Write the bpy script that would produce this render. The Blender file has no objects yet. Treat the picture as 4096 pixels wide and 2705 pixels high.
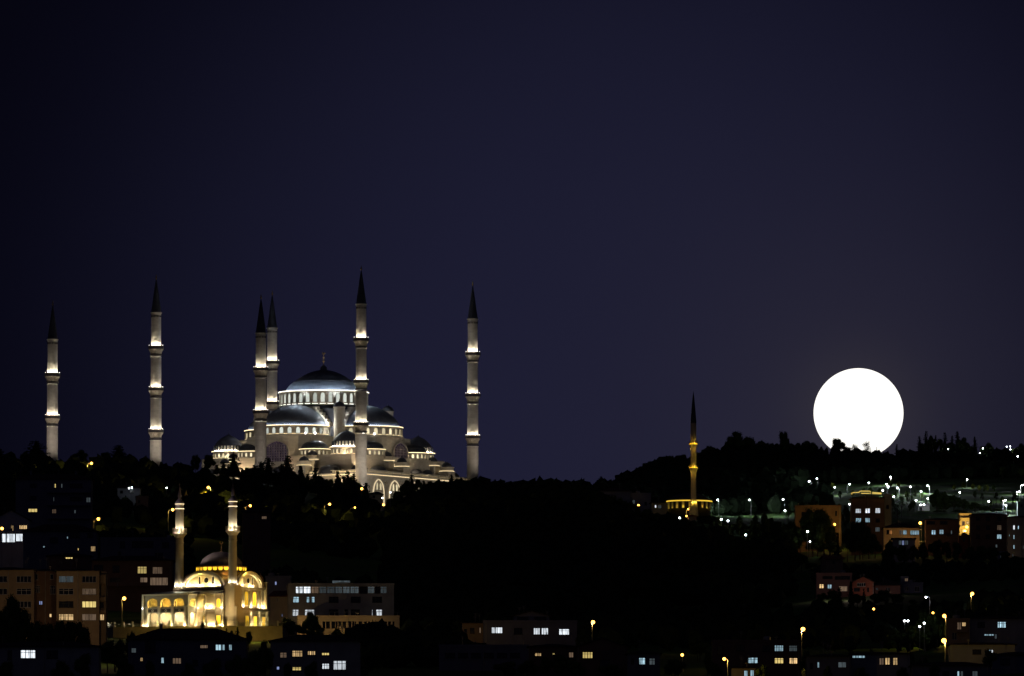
import bpy, math, random
import numpy as np
from mathutils import Vector, Matrix
# ------------------------------------------------------------------ camera
sc = bpy.context.scene
R = math.radians
PITCH = R(4.0); LENS = 348.0; KP = 36.0 / LENS / 4096.0; CAMZ = 10.0
cam_d = bpy.data.cameras.new("camera"); cam_d.lens = LENS; cam_d.sensor_width = 36.0
cam_d.clip_start = 1.0; cam_d.clip_end = 120000.0
cam = bpy.data.objects.new("camera", cam_d); sc.collection.objects.link(cam)
cam.location = (0, 0, CAMZ); cam.rotation_euler = (R(90) + PITCH, 0, 0); sc.camera = cam
CP, SP = math.cos(PITCH), math.sin(PITCH)
def ray(px, py):
    X = (px - 2048.0) * KP; Z = -(py - 1352.5) * KP
    return Vector((X, CP - Z * SP, SP + Z * CP))
def P(px, py, Y):
    d = ray(px, py); return Vector((0, 0, CAMZ)) + d * (Y / d.y)
def pxof(v):
    x, y, z = v[0], v[1], v[2] - CAMZ
    f = y * CP + z * SP; u = -y * SP + z * CP
    return 2048 + x / f / KP, 1352.5 - u / f / KP
# ------------------------------------------------------------------ render, view
sc.view_settings.view_transform = 'Standard'; sc.view_settings.look = 'None'
sc.view_settings.exposure = 0.0; sc.view_settings.gamma = 1.0
sc.cycles.use_light_tree = True
sc.cycles.max_bounces = 3; sc.cycles.diffuse_bounces = 2; sc.cycles.glossy_bounces = 2
sc.cycles.sample_clamp_indirect = 3.0; sc.cycles.sample_clamp_direct = 0.0
sc.cycles.caustics_reflective = False; sc.cycles.caustics_refractive = False
sc.cycles.use_denoising = True
try: sc.cycles.denoiser = 'OPENIMAGEDENOISE'
except Exception: pass
MOON_PX, MOON_PY, MOON_R = 3434.0, 1653.0, 180.0
MOON_D = 40000.0
moon_pos = P(MOON_PX, MOON_PY, MOON_D); moon_dir = (moon_pos - Vector((0, 0, CAMZ))).normalized()
# ------------------------------------------------------------------ sky
world = bpy.data.worlds.new("World"); sc.world = world; world.use_nodes = True
wn, wl = world.node_tree.nodes, world.node_tree.links
for n in list(wn): wn.remove(n)
def N(nodes, t, **kw):
    n = nodes.new(t)
    for k, v in kw.items(): setattr(n, k, v)
    return n
wo = N(wn, 'ShaderNodeOutputWorld'); bg = N(wn, 'ShaderNodeBackground')
tc = N(wn, 'ShaderNodeTexCoord'); nrm = N(wn, 'ShaderNodeVectorMath', operation='NORMALIZE')
wl.new(tc.outputs['Generated'], nrm.inputs[0])
def angle_to(direction):
    d = N(wn, 'ShaderNodeVectorMath', operation='DOT_PRODUCT'); wl.new(nrm.outputs[0], d.inputs[0]); d.inputs[1].default_value = direction
    c = N(wn, 'ShaderNodeMath', operation='ARCCOSINE'); wl.new(d.outputs['Value'], c.inputs[0]); return c.outputs[0]
def glow(ang, width, power, col):
    m1 = N(wn, 'ShaderNodeMath', operation='DIVIDE'); wl.new(ang, m1.inputs[0]); m1.inputs[1].default_value = width
    m2 = N(wn, 'ShaderNodeMath', operation='POWER'); wl.new(m1.outputs[0], m2.inputs[0]); m2.inputs[1].default_value = power
    m3 = N(wn, 'ShaderNodeMath', operation='MULTIPLY'); wl.new(m2.outputs[0], m3.inputs[0]); m3.inputs[1].default_value = -1.0
    m4 = N(wn, 'ShaderNodeMath', operation='EXPONENT'); wl.new(m3.outputs[0], m4.inputs[0])
    v = N(wn, 'ShaderNodeVectorMath', operation='SCALE'); v.inputs[0].default_value = col; wl.new(m4.outputs[0], v.inputs['Scale'])
    return v.outputs[0]
def vadd(p, q):
    s = N(wn, 'ShaderNodeVectorMath', operation='ADD'); wl.new(p, s.inputs[0]); wl.new(q, s.inputs[1]); return s.outputs[0]
am_ = angle_to(moon_dir); ae_ = angle_to(ray(2600, 1600).normalized()); aw_ = angle_to(Vector((-0.25, -1.0, 0.75)).normalized())
# moonlit eastern sky with the lens vignette put in, halo close to the moon, and a fill glow added behind the camera
total = vadd(vadd(glow(ae_, R(3.0), 3.0, (0.0105, 0.0108, 0.0275)), vadd(glow(am_, R(1.1), 1.6, (0.0095, 0.0078, 0.0050)), glow(am_, R(0.36), 2.5, (0.009, 0.0075, 0.004)))), glow(aw_, R(62), 3.0, (0.0085, 0.0080, 0.0150)))
base_ = N(wn, 'ShaderNodeCombineXYZ')
for k_, v_ in enumerate((0.0013, 0.0012, 0.0040)): base_.inputs[k_].default_value = v_
total = vadd(total, base_.outputs[0])
nz = N(wn, 'ShaderNodeTexNoise'); nz.inputs['Scale'].default_value = 22.0; nz.inputs['Detail'].default_value = 3.0
wl.new(nrm.outputs[0], nz.inputs['Vector'])
nm = N(wn, 'ShaderNodeMapRange'); nm.inputs['To Min'].default_value = 0.9; nm.inputs['To Max'].default_value = 1.1; wl.new(nz.outputs['Fac'], nm.inputs['Value'])
sc_ = N(wn, 'ShaderNodeVectorMath', operation='SCALE'); wl.new(total, sc_.inputs[0]); wl.new(nm.outputs[0], sc_.inputs['Scale'])
wl.new(sc_.outputs[0], bg.inputs['Color']); bg.inputs['Strength'].default_value = 1.0
wl.new(bg.outputs[0], wo.inputs[0])
# weak moonlight from the moon's direction
sd = bpy.data.lights.new("moonlight", 'SUN'); sd.energy = 0.012; sd.angle = R(0.52); sd.color = (1.0, 0.95, 0.86)
so = bpy.data.objects.new("moonlight", sd); sc.collection.objects.link(so)
so.rotation_euler = (-moon_dir).to_track_quat('-Z', 'Y').to_euler()

random.seed(7)
# ------------------------------------------------------------------ object helpers
col = sc.collection
def tag(o, label=None, cat=None, group=None, kind=None):
    if label: o['label'] = label
    if cat: o['category'] = cat
    if group: o['group'] = group
    if kind: o['kind'] = kind
    return o
def empty(name, loc, label=None, cat=None, group=None):
    o = bpy.data.objects.new(name, None); col.objects.link(o); o.location = loc; o.empty_display_size = 2
    o['_org'] = [float(c) for c in loc]
    return tag(o, label, cat, group)
def org(o):
    while o.parent: o = o.parent
    return Vector(o.location)
class MB:
    def __init__(s): s.v = []; s.f = []; s.m = []; s.mi = 0
    def add(s, vs, fs):
        k = len(s.v); s.v.extend([tuple(v) for v in vs])
        for f in fs: s.f.append([k + i for i in f]); s.m.append(s.mi)
        return s
    def quad(s, a, b, c, d): return s.add([a, b, c, d], [(0, 1, 2, 3)])
    def poly(s, pts): return s.add(pts, [tuple(range(len(pts)))])
    def obox(s, o, t, w, n, u0, u1, d0, d1, z0, z1):
        """box in the frame origin o, tangent t, outward n; z absolute offset from o"""
        c = []
        for z in (z0, z1):
            for (u, d) in ((u0, d0), (u1, d0), (u1, d1), (u0, d1)):
                c.append(o + t * u + n * d + w * z)
        return s.add(c, [(0, 3, 2, 1), (4, 5, 6, 7), (0, 1, 5, 4), (1, 2, 6, 5), (2, 3, 7, 6), (3, 0, 4, 7)])
    def box(s, cx, cy, z0, z1, sx, sy, rot=0.0):
        c, q = math.cos(rot), math.sin(rot)
        return s.obox(Vector((cx, cy, 0)), Vector((c, q, 0)), Vector((0, 0, 1)), Vector((-q, c, 0)), -sx / 2, sx / 2, -sy / 2, sy / 2, z0, z1)
    def lathe(s, c, prof, seg=32, a0=0.0, a1=2 * math.pi, flute=0, fd=0.0):
        full = abs(a1 - a0 - 2 * math.pi) < 1e-6; n = seg if full else seg + 1
        vs = []
        for (r, z) in prof:
            for i in range(n):
                a = a0 + (a1 - a0) * i / seg
                rr = r * (1 - fd * (0.5 + 0.5 * math.cos(flute * a))) if flute else r
                vs.append((c[0] + rr * math.cos(a), c[1] + rr * math.sin(a), c[2] + z))
        fs = []
        for j in range(len(prof) - 1):
            for i in range(seg):
                i2 = (i + 1) % n
                fs.append((j * n + i, j * n + i2, (j + 1) * n + i2, (j + 1) * n + i))
        return s.add(vs, fs)
    def prism(s, pts, z0, z1, cap=True):
        n = len(pts); vs = [(p[0], p[1], z0) for p in pts] + [(p[0], p[1], z1) for p in pts]
        fs = [(i, (i + 1) % n, n + (i + 1) % n, n + i) for i in range(n)]
        if cap: fs += [tuple(range(n, 2 * n)), tuple(reversed(range(n)))]
        return s.add(vs, fs)
    def tube(s, pts, r, seg=6):
        pts = [Vector(p) for p in pts]; rs = r if isinstance(r, (list, tuple)) else [r] * len(pts)
        vs = []; fs = []
        for i, p in enumerate(pts):
            d = (pts[min(i + 1, len(pts) - 1)] - pts[max(i - 1, 0)]).normalized()
            a = Vector((1, 0, 0)) if abs(d.x) < 0.8 else Vector((0, 1, 0))
            e1 = d.cross(a).normalized(); e2 = d.cross(e1)
            for k in range(seg):
                t = 2 * math.pi * k / seg; vs.append(p + (e1 * math.cos(t) + e2 * math.sin(t)) * rs[i])
        for i in range(len(pts) - 1):
            for k in range(seg):
                k2 = (k + 1) % seg; fs.append((i * seg + k, i * seg + k2, (i + 1) * seg + k2, (i + 1) * seg + k))
        fs.append(tuple(range(seg))); fs.append(tuple(range((len(pts) - 1) * seg, len(pts) * seg)))
        return s.add(vs, fs)
    def mesh(s, name, mats, off=Vector((0, 0, 0)), smooth=None):
        me = bpy.data.meshes.new(name)
        me.from_pydata([(v[0] - off[0], v[1] - off[1], v[2] - off[2]) for v in s.v], [], s.f)
        mats = mats if isinstance(mats, (list, tuple)) else [mats]
        for m in mats: me.materials.append(m)
        if len(mats) > 1: me.polygons.foreach_set('material_index', s.m)
        if smooth is not None:
            me.polygons.foreach_set('use_smooth', [True] * len(me.polygons)); me.set_sharp_from_angle(angle=R(smooth))
        me.update(); return me
    def build(s, name, mats, parent=None, smooth=None):
        off = org(parent) if parent else Vector((0, 0, 0))
        o = bpy.data.objects.new(name, s.mesh(name, mats, off, smooth)); col.objects.link(o); o.parent = parent
        return o
def copy_tree(o, parent=None):
    c = o.copy(); col.objects.link(c); c.parent = parent
    for ch in o.children: copy_tree(ch, c)
    return c
def plight(name, loc, power, color, rad=0.25, parent=None, spot=None, aim=None, blend=0.6):
    d = bpy.data.lights.new(name, 'SPOT' if spot else 'POINT'); d.energy = power; d.color = color; d.shadow_soft_size = 0.0 if rad < 2 else rad
    o = bpy.data.objects.new(name, d); col.objects.link(o)
    off = org(parent) if parent else Vector((0, 0, 0)); o.location = Vector(loc) - off; o.parent = parent
    if spot:
        d.spot_size = spot; d.spot_blend = blend
        o.rotation_euler = (Vector(aim) - Vector(loc)).to_track_quat('-Z', 'Y').to_euler()
    return o
# ------------------------------------------------------------------ materials
def mat(name, base, rough=0.8, var=0.25, scale=0.5, metal=0.0, bump=0.0, spec=0.3, detail=4.0, col2=None, extra=None):
    m = bpy.data.materials.new(name); m.use_nodes = True; nt = m.node_tree; b = nt.nodes['Principled BSDF']
    b.inputs['Roughness'].default_value = rough; b.inputs['Metallic'].default_value = metal
    b.inputs['Specular IOR Level'].default_value = spec
    t = N(nt.nodes, 'ShaderNodeTexCoord'); z = N(nt.nodes, 'ShaderNodeTexNoise'); z.inputs['Scale'].default_value = scale; z.inputs['Detail'].default_value = detail
    nt.links.new(t.outputs['Object'], z.inputs['Vector'])
    r = N(nt.nodes, 'ShaderNodeValToRGB'); nt.links.new(z.outputs['Fac'], r.inputs['Fac'])
    c2 = col2 or tuple(c * (1 - var) for c in base)
    c1 = base if col2 else tuple(min(1, c * (1 + var)) for c in base)
    r.color_ramp.elements[0].position = 0.3; r.color_ramp.elements[1].position = 0.7
    r.color_ramp.elements[0].color = (*c2, 1); r.color_ramp.elements[1].color = (*c1, 1)
    nt.links.new(r.outputs[0], b.inputs['Base Color'])
    if bump:
        bp = N(nt.nodes, 'ShaderNodeBump'); bp.inputs['Strength'].default_value = bump; bp.inputs['Distance'].default_value = 0.3
        z2 = N(nt.nodes, 'ShaderNodeTexNoise'); z2.inputs['Scale'].default_value = scale * 6; nt.links.new(t.outputs['Object'], z2.inputs['Vector'])
        nt.links.new(z2.outputs['Fac'], bp.inputs['Height']); nt.links.new(bp.outputs[0], b.inputs['Normal'])
    return m
def courses(m, h=0.6, w=1.4, dark=0.78):
    """stone courses: brick pattern multiplied into the base colour"""
    nt = m.node_tree; b = nt.nodes['Principled BSDF']; src = b.inputs['Base Color'].links[0].from_socket
    t = N(nt.nodes, 'ShaderNodeTexCoord'); sp = N(nt.nodes, 'ShaderNodeSeparateXYZ'); nt.links.new(t.outputs['Object'], sp.inputs[0])
    ad = N(nt.nodes, 'ShaderNodeMath', operation='ADD'); nt.links.new(sp.outputs[0], ad.inputs[0]); nt.links.new(sp.outputs[1], ad.inputs[1])
    cb = N(nt.nodes, 'ShaderNodeCombineXYZ'); nt.links.new(ad.outputs[0], cb.inputs[0]); nt.links.new(sp.outputs[2], cb.inputs[1])
    br = N(nt.nodes, 'ShaderNodeTexBrick'); nt.links.new(cb.outputs[0], br.inputs['Vector'])
    br.inputs['Color1'].default_value = (1, 1, 1, 1); br.inputs['Color2'].default_value = (0.86, 0.86, 0.86, 1); br.inputs['Mortar'].default_value = (dark,) * 3 + (1,)
    br.inputs['Scale'].default_value = 1.0; br.inputs['Brick Width'].default_value = w; br.inputs['Row Height'].default_value = h; br.inputs['Mortar Size'].default_value = 0.03
    mx = N(nt.nodes, 'ShaderNodeMix', data_type='RGBA', blend_type='MULTIPLY'); mx.inputs['Factor'].default_value = 1.0
    nt.links.new(src, mx.inputs['A']); nt.links.new(br.outputs['Color'], mx.inputs['B']); nt.links.new(mx.outputs['Result'], b.inputs['Base Color'])
    return m
def emm(name, color, strength, vary=0.0, scale=1.2):
    m = bpy.data.materials.new(name); m.use_nodes = True; nt = m.node_tree
    for n in list(nt.nodes): nt.nodes.remove(n)
    o = N(nt.nodes, 'ShaderNodeOutputMaterial'); e = N(nt.nodes, 'ShaderNodeEmission'); e.inputs['Color'].default_value = (*color, 1); e.inputs['Strength'].default_value = strength
    nt.links.new(e.outputs[0], o.inputs[0])
    if vary:
        t = N(nt.nodes, 'ShaderNodeTexCoord'); z = N(nt.nodes, 'ShaderNodeTexNoise'); z.inputs['Scale'].default_value = scale; z.inputs['Detail'].default_value = 3.0
        mp = N(nt.nodes, 'ShaderNodeMapping'); mp.inputs['Scale'].default_value = (2.2, 2.2, 0.35)
        nt.links.new(t.outputs['Object'], mp.inputs[0]); nt.links.new(mp.outputs[0], z.inputs['Vector'])
        r = N(nt.nodes, 'ShaderNodeMapRange'); r.inputs['From Min'].default_value = 0.3; r.inputs['From Max'].default_value = 0.7
        r.inputs['To Min'].default_value = strength * (1 - vary); r.inputs['To Max'].default_value = strength * (1 + vary * 0.6)
        oi = N(nt.nodes, 'ShaderNodeObjectInfo'); k = N(nt.nodes, 'ShaderNodeMapRange'); k.inputs['To Min'].default_value = 0.5; k.inputs['To Max'].default_value = 1.3
        nt.links.new(oi.outputs['Random'], k.inputs['Value'])
        q = N(nt.nodes, 'ShaderNodeMath', operation='MULTIPLY'); nt.links.new(z.outputs['Fac'], r.inputs['Value']); nt.links.new(r.outputs[0], q.inputs[0]); nt.links.new(k.outputs[0], q.inputs[1])
        nt.links.new(q.outputs[0], e.inputs['Strength'])
    return m
M = {}
M['stone'] = courses(mat('cream_stone', (0.44, 0.40, 0.33), 0.8, 0.10, 0.15, bump=0.1), 0.8, 2.2, 0.85)
M['minstone'] = courses(mat('minaret_stone', (0.44, 0.415, 0.37), 0.8, 0.12, 0.25), 0.9, 1.8, 0.82)
M['carved'] = mat('carved_stone', (0.40, 0.35, 0.27), 0.8, 0.35, 1.6, bump=0.4)
M['darkband'] = mat('dark_stone_band', (0.05, 0.045, 0.045), 0.7, 0.2, 1.0)
M['lead'] = mat('lead_roof', (0.045, 0.05, 0.065), 0.45, 0.25, 0.4, metal=0.2, bump=0.15)
M['leaddome'] = mat('lead_dome', (0.12, 0.135, 0.16), 0.45, 0.2, 0.3, metal=0.2, bump=0.15)
M['darkroof'] = mat('dark_roof_tiles', (0.05, 0.035, 0.03), 0.9, 0.35, 1.5, bump=0.4)
M['redroof'] = mat('red_roof_tiles', (0.22, 0.07, 0.04), 0.9, 0.35, 1.5, bump=0.4)
M['tan'] = mat('tan_render', (0.34, 0.25, 0.16), 0.9, 0.14, 0.35, bump=0.2)
M['white'] = mat('white_render', (0.55, 0.54, 0.52), 0.9, 0.12, 0.3)
M['cream'] = mat('cream_render', (0.5, 0.43, 0.32), 0.9, 0.12, 0.3)
M['grey'] = mat('grey_render', (0.30, 0.31, 0.34), 0.9, 0.18, 0.3)
M['brown'] = mat('brown_render', (0.20, 0.125, 0.09), 0.9, 0.2, 0.3)
M['pink'] = mat('pink_render', (0.40, 0.22, 0.18), 0.9, 0.15, 0.3)
M['brick'] = courses(mat('red_brick', (0.28, 0.09, 0.06), 0.9, 0.2, 0.5), 0.3, 0.8, 0.6)
M['blue'] = mat('blue_grey_render', (0.16, 0.17, 0.235), 0.9, 0.15, 0.3)
M['trim'] = mat('pale_trim', (0.6, 0.57, 0.5), 0.7, 0.08, 1.0)
M['frame'] = mat('window_frame_paint', (0.42, 0.40, 0.38), 0.6, 0.1, 1.0)
M['darkframe'] = mat('dark_window_frame', (0.03, 0.028, 0.025), 0.6, 0.1, 1.0)
M['glass'] = mat('dark_glass', (0.012, 0.014, 0.018), 0.15, 0.2, 0.3, spec=0.6)
M['metal'] = mat('galvanised_metal', (0.3, 0.3, 0.3), 0.5, 0.15, 2.0, metal=0.5)
M['gold'] = mat('gilded_metal', (0.55, 0.38, 0.15), 0.35, 0.1, 2.0, metal=0.8)
M['leaf'] = mat('broad_leaves', (0.07, 0.105, 0.028), 0.85, 0.4, 0.3, spec=0.15)
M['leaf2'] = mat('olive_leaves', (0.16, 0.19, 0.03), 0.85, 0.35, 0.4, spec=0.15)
M['needle'] = mat('conifer_needles', (0.022, 0.036, 0.018), 0.9, 0.35, 0.4, spec=0.1)
M['bark'] = mat('bark', (0.10, 0.075, 0.055), 0.95, 0.3, 2.0, bump=0.4)
M['ground'] = mat('hillside_grass_and_soil', (0.065, 0.19, 0.012), 0.95, 0.4, 0.05, bump=0.3, col2=(0.055, 0.085, 0.022))
M['path'] = mat('pale_path', (0.33, 0.31, 0.28), 0.9, 0.15, 0.3)
M['concrete'] = mat('concrete_wall', (0.36, 0.31, 0.22), 0.9, 0.2, 0.3, bump=0.2)
M['clay'] = mat('copper_brown_roof', (0.22, 0.14, 0.09), 0.6, 0.25, 0.6, bump=0.2)
M['domeslate'] = mat('slate_dome', (0.17, 0.15, 0.15), 0.55, 0.2, 0.6, bump=0.2)
E = {}
E['warm'] = emm('lit_window_warm', (1.0, 0.66, 0.30), 0.80, 0.7)
E['yellow'] = emm('lit_window_yellow', (1.0, 0.76, 0.26), 0.80, 0.3)
E['white'] = emm('lit_window_white', (0.86, 0.93, 1.0), 1.05, 0.6)
E['cyan'] = emm('lit_window_cool', (0.48, 0.74, 0.88), 0.75, 0.7)
E['dimc'] = emm('lit_window_curtained_cool', (0.30, 0.38, 0.42), 0.16, 0.5)
E['dimw'] = emm('lit_window_curtained_warm', (0.60, 0.40, 0.26), 0.20, 0.5)
E['blue'] = emm('lit_window_blue', (0.45, 0.55, 1.0), 0.5, 0.4)
E['orange'] = emm('lit_window_orange', (1.0, 0.42, 0.12), 0.5, 0.4)
E['gold'] = emm('lit_opening_gold', (1.0, 0.56, 0.03), 1.7, 0.2)
E['lattice'] = emm('lattice_glass_lit', (0.88, 0.94, 0.84), 0.75, 0.2, 3.0)
E['latticew'] = emm('lattice_glass_warm_lit', (1.0, 0.86, 0.55), 0.95, 0.2, 3.0)
E['strip'] = emm('light_strip_warm', (1.0, 0.78, 0.45), 2.2)
E['stripw'] = emm('light_strip_white', (1.0, 0.93, 0.78), 2.6)
E['ring'] = emm('balcony_uplight', (1.0, 0.88, 0.66), 220.0)
E['dot'] = emm('small_lamp_glass', (1.0, 0.93, 0.85), 6.0)
E['coolring'] = emm('dome_uplight', (0.66, 0.80, 1.0), 20.0)
E['moon'] = emm('moon_surface', (1.0, 0.97, 0.90), 1.35)
E['sodium'] = emm('sodium_lamp_glass', (1.0, 0.45, 0.07), 8.0)
E['led'] = emm('led_lamp_glass', (0.88, 0.95, 1.0), 20.0)
# ------------------------------------------------------------------ terrain
YS = [900, 1300, 2100, 2400, 2650, 2850, 3100, 3400, 3800, 4200, 4500, 4660, 4870, 5150, 5400, 5600]
PT = {
 -1600: [0, 0, 2800, 2650, 2570, 2480, 2370, 2240, 2100, 1980, 1905, 1880, 1905, 1940, 1960, 1985],
 0:     [0, 0, 2790, 2640, 2565, 2470, 2340, 2200, 2060, 1945, 1880, 1862, 1890, 1930, 1955, 1980],
 500:   [0, 0, 2790, 2640, 2565, 2470, 2350, 2210, 2070, 1950, 1878, 1858, 1890, 1930, 1955, 1980],
 800:   [0, 0, 2790, 2650, 2568, 2500, 2400, 2270, 2120, 2010, 1925, 1890, 1915, 1950, 1965, 1985],
 1100:  [0, 0, 2790, 2660, 2570, 2510, 2420, 2300, 2170, 2060, 1975, 1945, 1925, 1955, 1970, 1985],
 1500:  [0, 0, 2790, 2660, 2590, 2530, 2440, 2340, 2220, 2110, 2055, 2035, 2020, 2020, 2020, 2025],
 1900:  [0, 0, 2790, 2660, 2590, 2520, 2440, 2340, 2200, 2080, 1990, 1962, 1945, 1965, 1985, 2000],
 2400:  [0, 0, 2790, 2660, 2600, 2540, 2440, 2320, 2150, 2030, 2000, 1998, 2000, 1985, 1965, 1985],
 2700:  [0, 0, 2790, 2660, 2600, 2560, 2470, 2350, 2180, 2078, 2055, 2045, 1990, 1915, 1860, 1880],
 3000:  [0, 0, 2790, 2660, 2600, 2560, 2480, 2380, 2220, 2105, 2050, 2035, 1960, 1880, 1805, 1825],
 3300:  [0, 0, 2790, 2650, 2600, 2550, 2450, 2350, 2190, 2095, 2035, 2000, 1955, 1890, 1830, 1850],
 3600:  [0, 0, 2790, 2640, 2600, 2530, 2450, 2330, 2175, 2060, 2005, 1975, 1940, 1890, 1840, 1860],
 4096:  [0, 0, 2750, 2640, 2560, 2480, 2400, 2300, 2200, 2060, 2000, 1965, 1925, 1875, 1830, 1850],
 5600:  [0, 0, 2750, 2640, 2560, 2480, 2400, 2300, 2200, 2060, 2000, 1965, 1925, 1875, 1830, 1850]}
PXS = sorted(PT)
def col_z(px):
    zs = []
    for j, Y in enumerate(YS):
        if j == 0: zs.append(0.0)
        elif j == 1: zs.append(6.0)
        else: zs.append(P(2048, PT[px][j], Y).z)
    return zs
TZ = np.array([col_z(px) for px in PXS])
YS2 = YS + [6500, 9000, 14000, 90000]
TZ = np.hstack([TZ, np.tile([190.0, 60.0, 0.0, 0.0], (len(PXS), 1))])
def th(x, y):
    f = max(y, 300.0) * CP + 200 * SP; px = 2048 + x / f / KP
    px = min(max(px, PXS[0]), PXS[-1]); yy = min(max(y, YS2[0]), YS2[-1])
    i = max(0, min(len(PXS) - 2, int(np.searchsorted(PXS, px)) - 1)); j = max(0, min(len(YS2) - 2, int(np.searchsorted(YS2, yy)) - 1))
    s = (px - PXS[i]) / (PXS[i + 1] - PXS[i]); t = (yy - YS2[j]) / (YS2[j + 1] - YS2[j])
    s = s * s * (3 - 2 * s)
    return (TZ[i, j] * (1 - s) + TZ[i + 1, j] * s) * (1 - t) + (TZ[i, j + 1] * (1 - s) + TZ[i + 1, j + 1] * s) * t
def settle(px, py, H, y0=2050.0, y1=5600.0):
    """distance at which something H metres tall with its top seen at (px, py) stands on the ground"""
    Y = y0; prev = None
    while Y < y1:
        p = P(px, py, Y); g = p.z - H - th(p.x, p.y)
        if g <= 0: return Y
        Y += 8.0
    return None
nx = 170; rows = [-3000, -200, 200, 900, 1300] + list(range(1400, 2000, 100)) + list(range(2000, 5700, 40)) + [5800, 6100, 6500, 7500, 9000, 14000, 30000, 90000]
gm = MB(); vs = []
for Y in rows:
    W = max(abs(Y), 900) * 0.10 if Y < 9000 else Y * 0.5
    W = max(W, 420)
    for i in range(nx + 1):
        x = -W + 2 * W * i / nx; z = th(x, Y)
        if 2000 < Y < 5700: z += 0.5 * math.sin(x * 0.11 + Y * 0.031) + 0.35 * math.sin(x * 0.053 - Y * 0.083)
        vs.append((x, Y, z - 0.3))
fs = [(j * (nx + 1) + i, j * (nx + 1) + i + 1, (j + 1) * (nx + 1) + i + 1, (j + 1) * (nx + 1) + i) for j in range(len(rows) - 1) for i in range(nx)]
gm.add(vs, fs); tag(gm.build('ground', M['ground'], None, 60), kind='structure')
# ------------------------------------------------------------------ moon
mm = MB(); rr = MOON_R * KP * MOON_D
mm.lathe(moon_pos, [(max(0.01, rr * math.sin(math.pi * k / 48)), -rr * math.cos(math.pi * k / 48)) for k in range(49)], 96)
tag(mm.build('moon', E['moon'], None, 60), 'huge bright full moon touching the wooded ridge on the right', 'moon')
# ================================================================== great mosque on the crest
YC = 4870.0; MQ = YC * KP / 2.159; Q0 = P(1294.7, 1350, YC)
UA = Vector((-0.549, -0.836, 0)); UB = Vector((0.836, -0.549, 0)); UP = Vector((0, 0, 1))
def zq(yp): return P(1294.7, 1350 + yp / 2.159, YC).z
def Mq(a, b, yp):
    v = Vector((Q0.x, YC, 0)) + (UA * a + UB * b) * MQ; v.z = zq(yp); return v
def arch_pts(w, zs, zt, kind='round', n=8):
    """outline of an arch from the left springing over the top to the right springing; w half width"""
    out = []
    for i in range(2 * n + 1):
        t = -1 + i / n; x = w * t
        if kind == 'round': z = zs + (zt - zs) * math.sqrt(max(0, 1 - t * t))
        elif kind == 'pointed': z = zs + (zt - zs) * (math.sqrt(max(0, 1 - abs(t) ** 1.9)) * 0.82 + 0.18 * (1 - abs(t)))
        else: z = zs + (zt - zs) * (1 - t * t)
        out.append((x, z))
    return out
def panel(mb, c, t, n, hw, zb, zs, zt, off, kind='round', pane=1, frame=0, fw=0.25, fo=0.12):
    """arched pane with a raised frame; c on the wall plane (z=0 datum absolute), t tangent, n outward"""
    ar = arch_pts(hw, zs, zt, kind, 5)
    o = Vector((c[0], c[1], 0)) + n * off
    pts = [o + t * -hw + UP * zb] + [o + t * x + UP * z for x, z in ar] + [o + t * hw + UP * zb]
    mb.mi = pane; mb.poly(list(reversed(pts)))
    ar2 = arch_pts(hw + fw, zs, zt + fw, kind, 5)
    ins = [(-hw, zb)] + ar + [(hw, zb)]; outs = [(-hw - fw, zb)] + ar2 + [(hw + fw, zb)]
    mb.mi = frame; of = n * fo
    for i in range(len(ins) - 1):
        a, b = ins[i], ins[i + 1]; p, q = outs[i], outs[i + 1]
        A = o + t * a[0] + UP * a[1]; B = o + t * b[0] + UP * b[1]; Pp = o + t * p[0] + UP * p[1]; Q_ = o + t * q[0] + UP * q[1]
        mb.quad(A + of, B + of, Q_ + of, Pp + of); mb.quad(A, B, B + of, A + of); mb.quad(Pp, Q_, Q_ + of, Pp + of)
    mb.obox(o, t, UP, n, -hw - fw, hw + fw, 0, fo * 1.5, zb - fw, zb)
    mb.mi = 0
mq = empty('great_mosque', Mq(0, 0, 1260), 'huge floodlit mosque with many lead domes standing on the hill crest between the tall minarets', 'mosque')
def rect(a0, a1, b0, b1): return [Mq(a0, b0, 0), Mq(a0, b1, 0), Mq(a1, b1, 0), Mq(a1, b0, 0)]
m = MB(); m.prism(rect(-720, 720, -780, 780), zq(1300), zq(1062))
m.prism(rect(-683, 683, -330, 330), zq(1063), zq(885)); m.prism(rect(-331, 331, -683, 683), zq(1063), zq(884))
for sa, sb in ((1, 0), (-1, 0), (0, 1), (0, -1)):
    c = Mq(433 * sa, 433 * sb, 0); c.z = 0; m.lathe(c, [(325 * MQ, zq(1064)), (325 * MQ, zq(890)), (338 * MQ, zq(888)), (338 * MQ, zq(881)), (0.1, zq(880))], 40)
m.prism(rect(-720, 720, -780, 780), zq(1064), zq(1058), True) if False else None
m.build('hall_wall', M['stone'], mq)
m = MB(); m.prism(rect(-860, 860, -1000, 1000), zq(1560), zq(1238)); m.build('gallery_wall', M['stone'], mq)
m = MB(); m.prism(rect(-840, 840, -980, 980), zq(1237), zq(1228)); m.prism(rect(-372, 372, -419, 419), zq(884), zq(800)); m.prism(rect(-335, 335, -375, 375), zq(800), zq(640))
m.lathe(Mq(0, 0, 1000) * 1.0 - UP * zq(1000), [(430 * MQ, zq(660)), (405 * MQ, zq(615)), (400 * MQ, zq(604)), (0.1, zq(603))], 8, math.pi / 8, math.pi / 8 + 2 * math.pi)
m.build('stepped_base_roof', M['lead'], mq)
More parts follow.
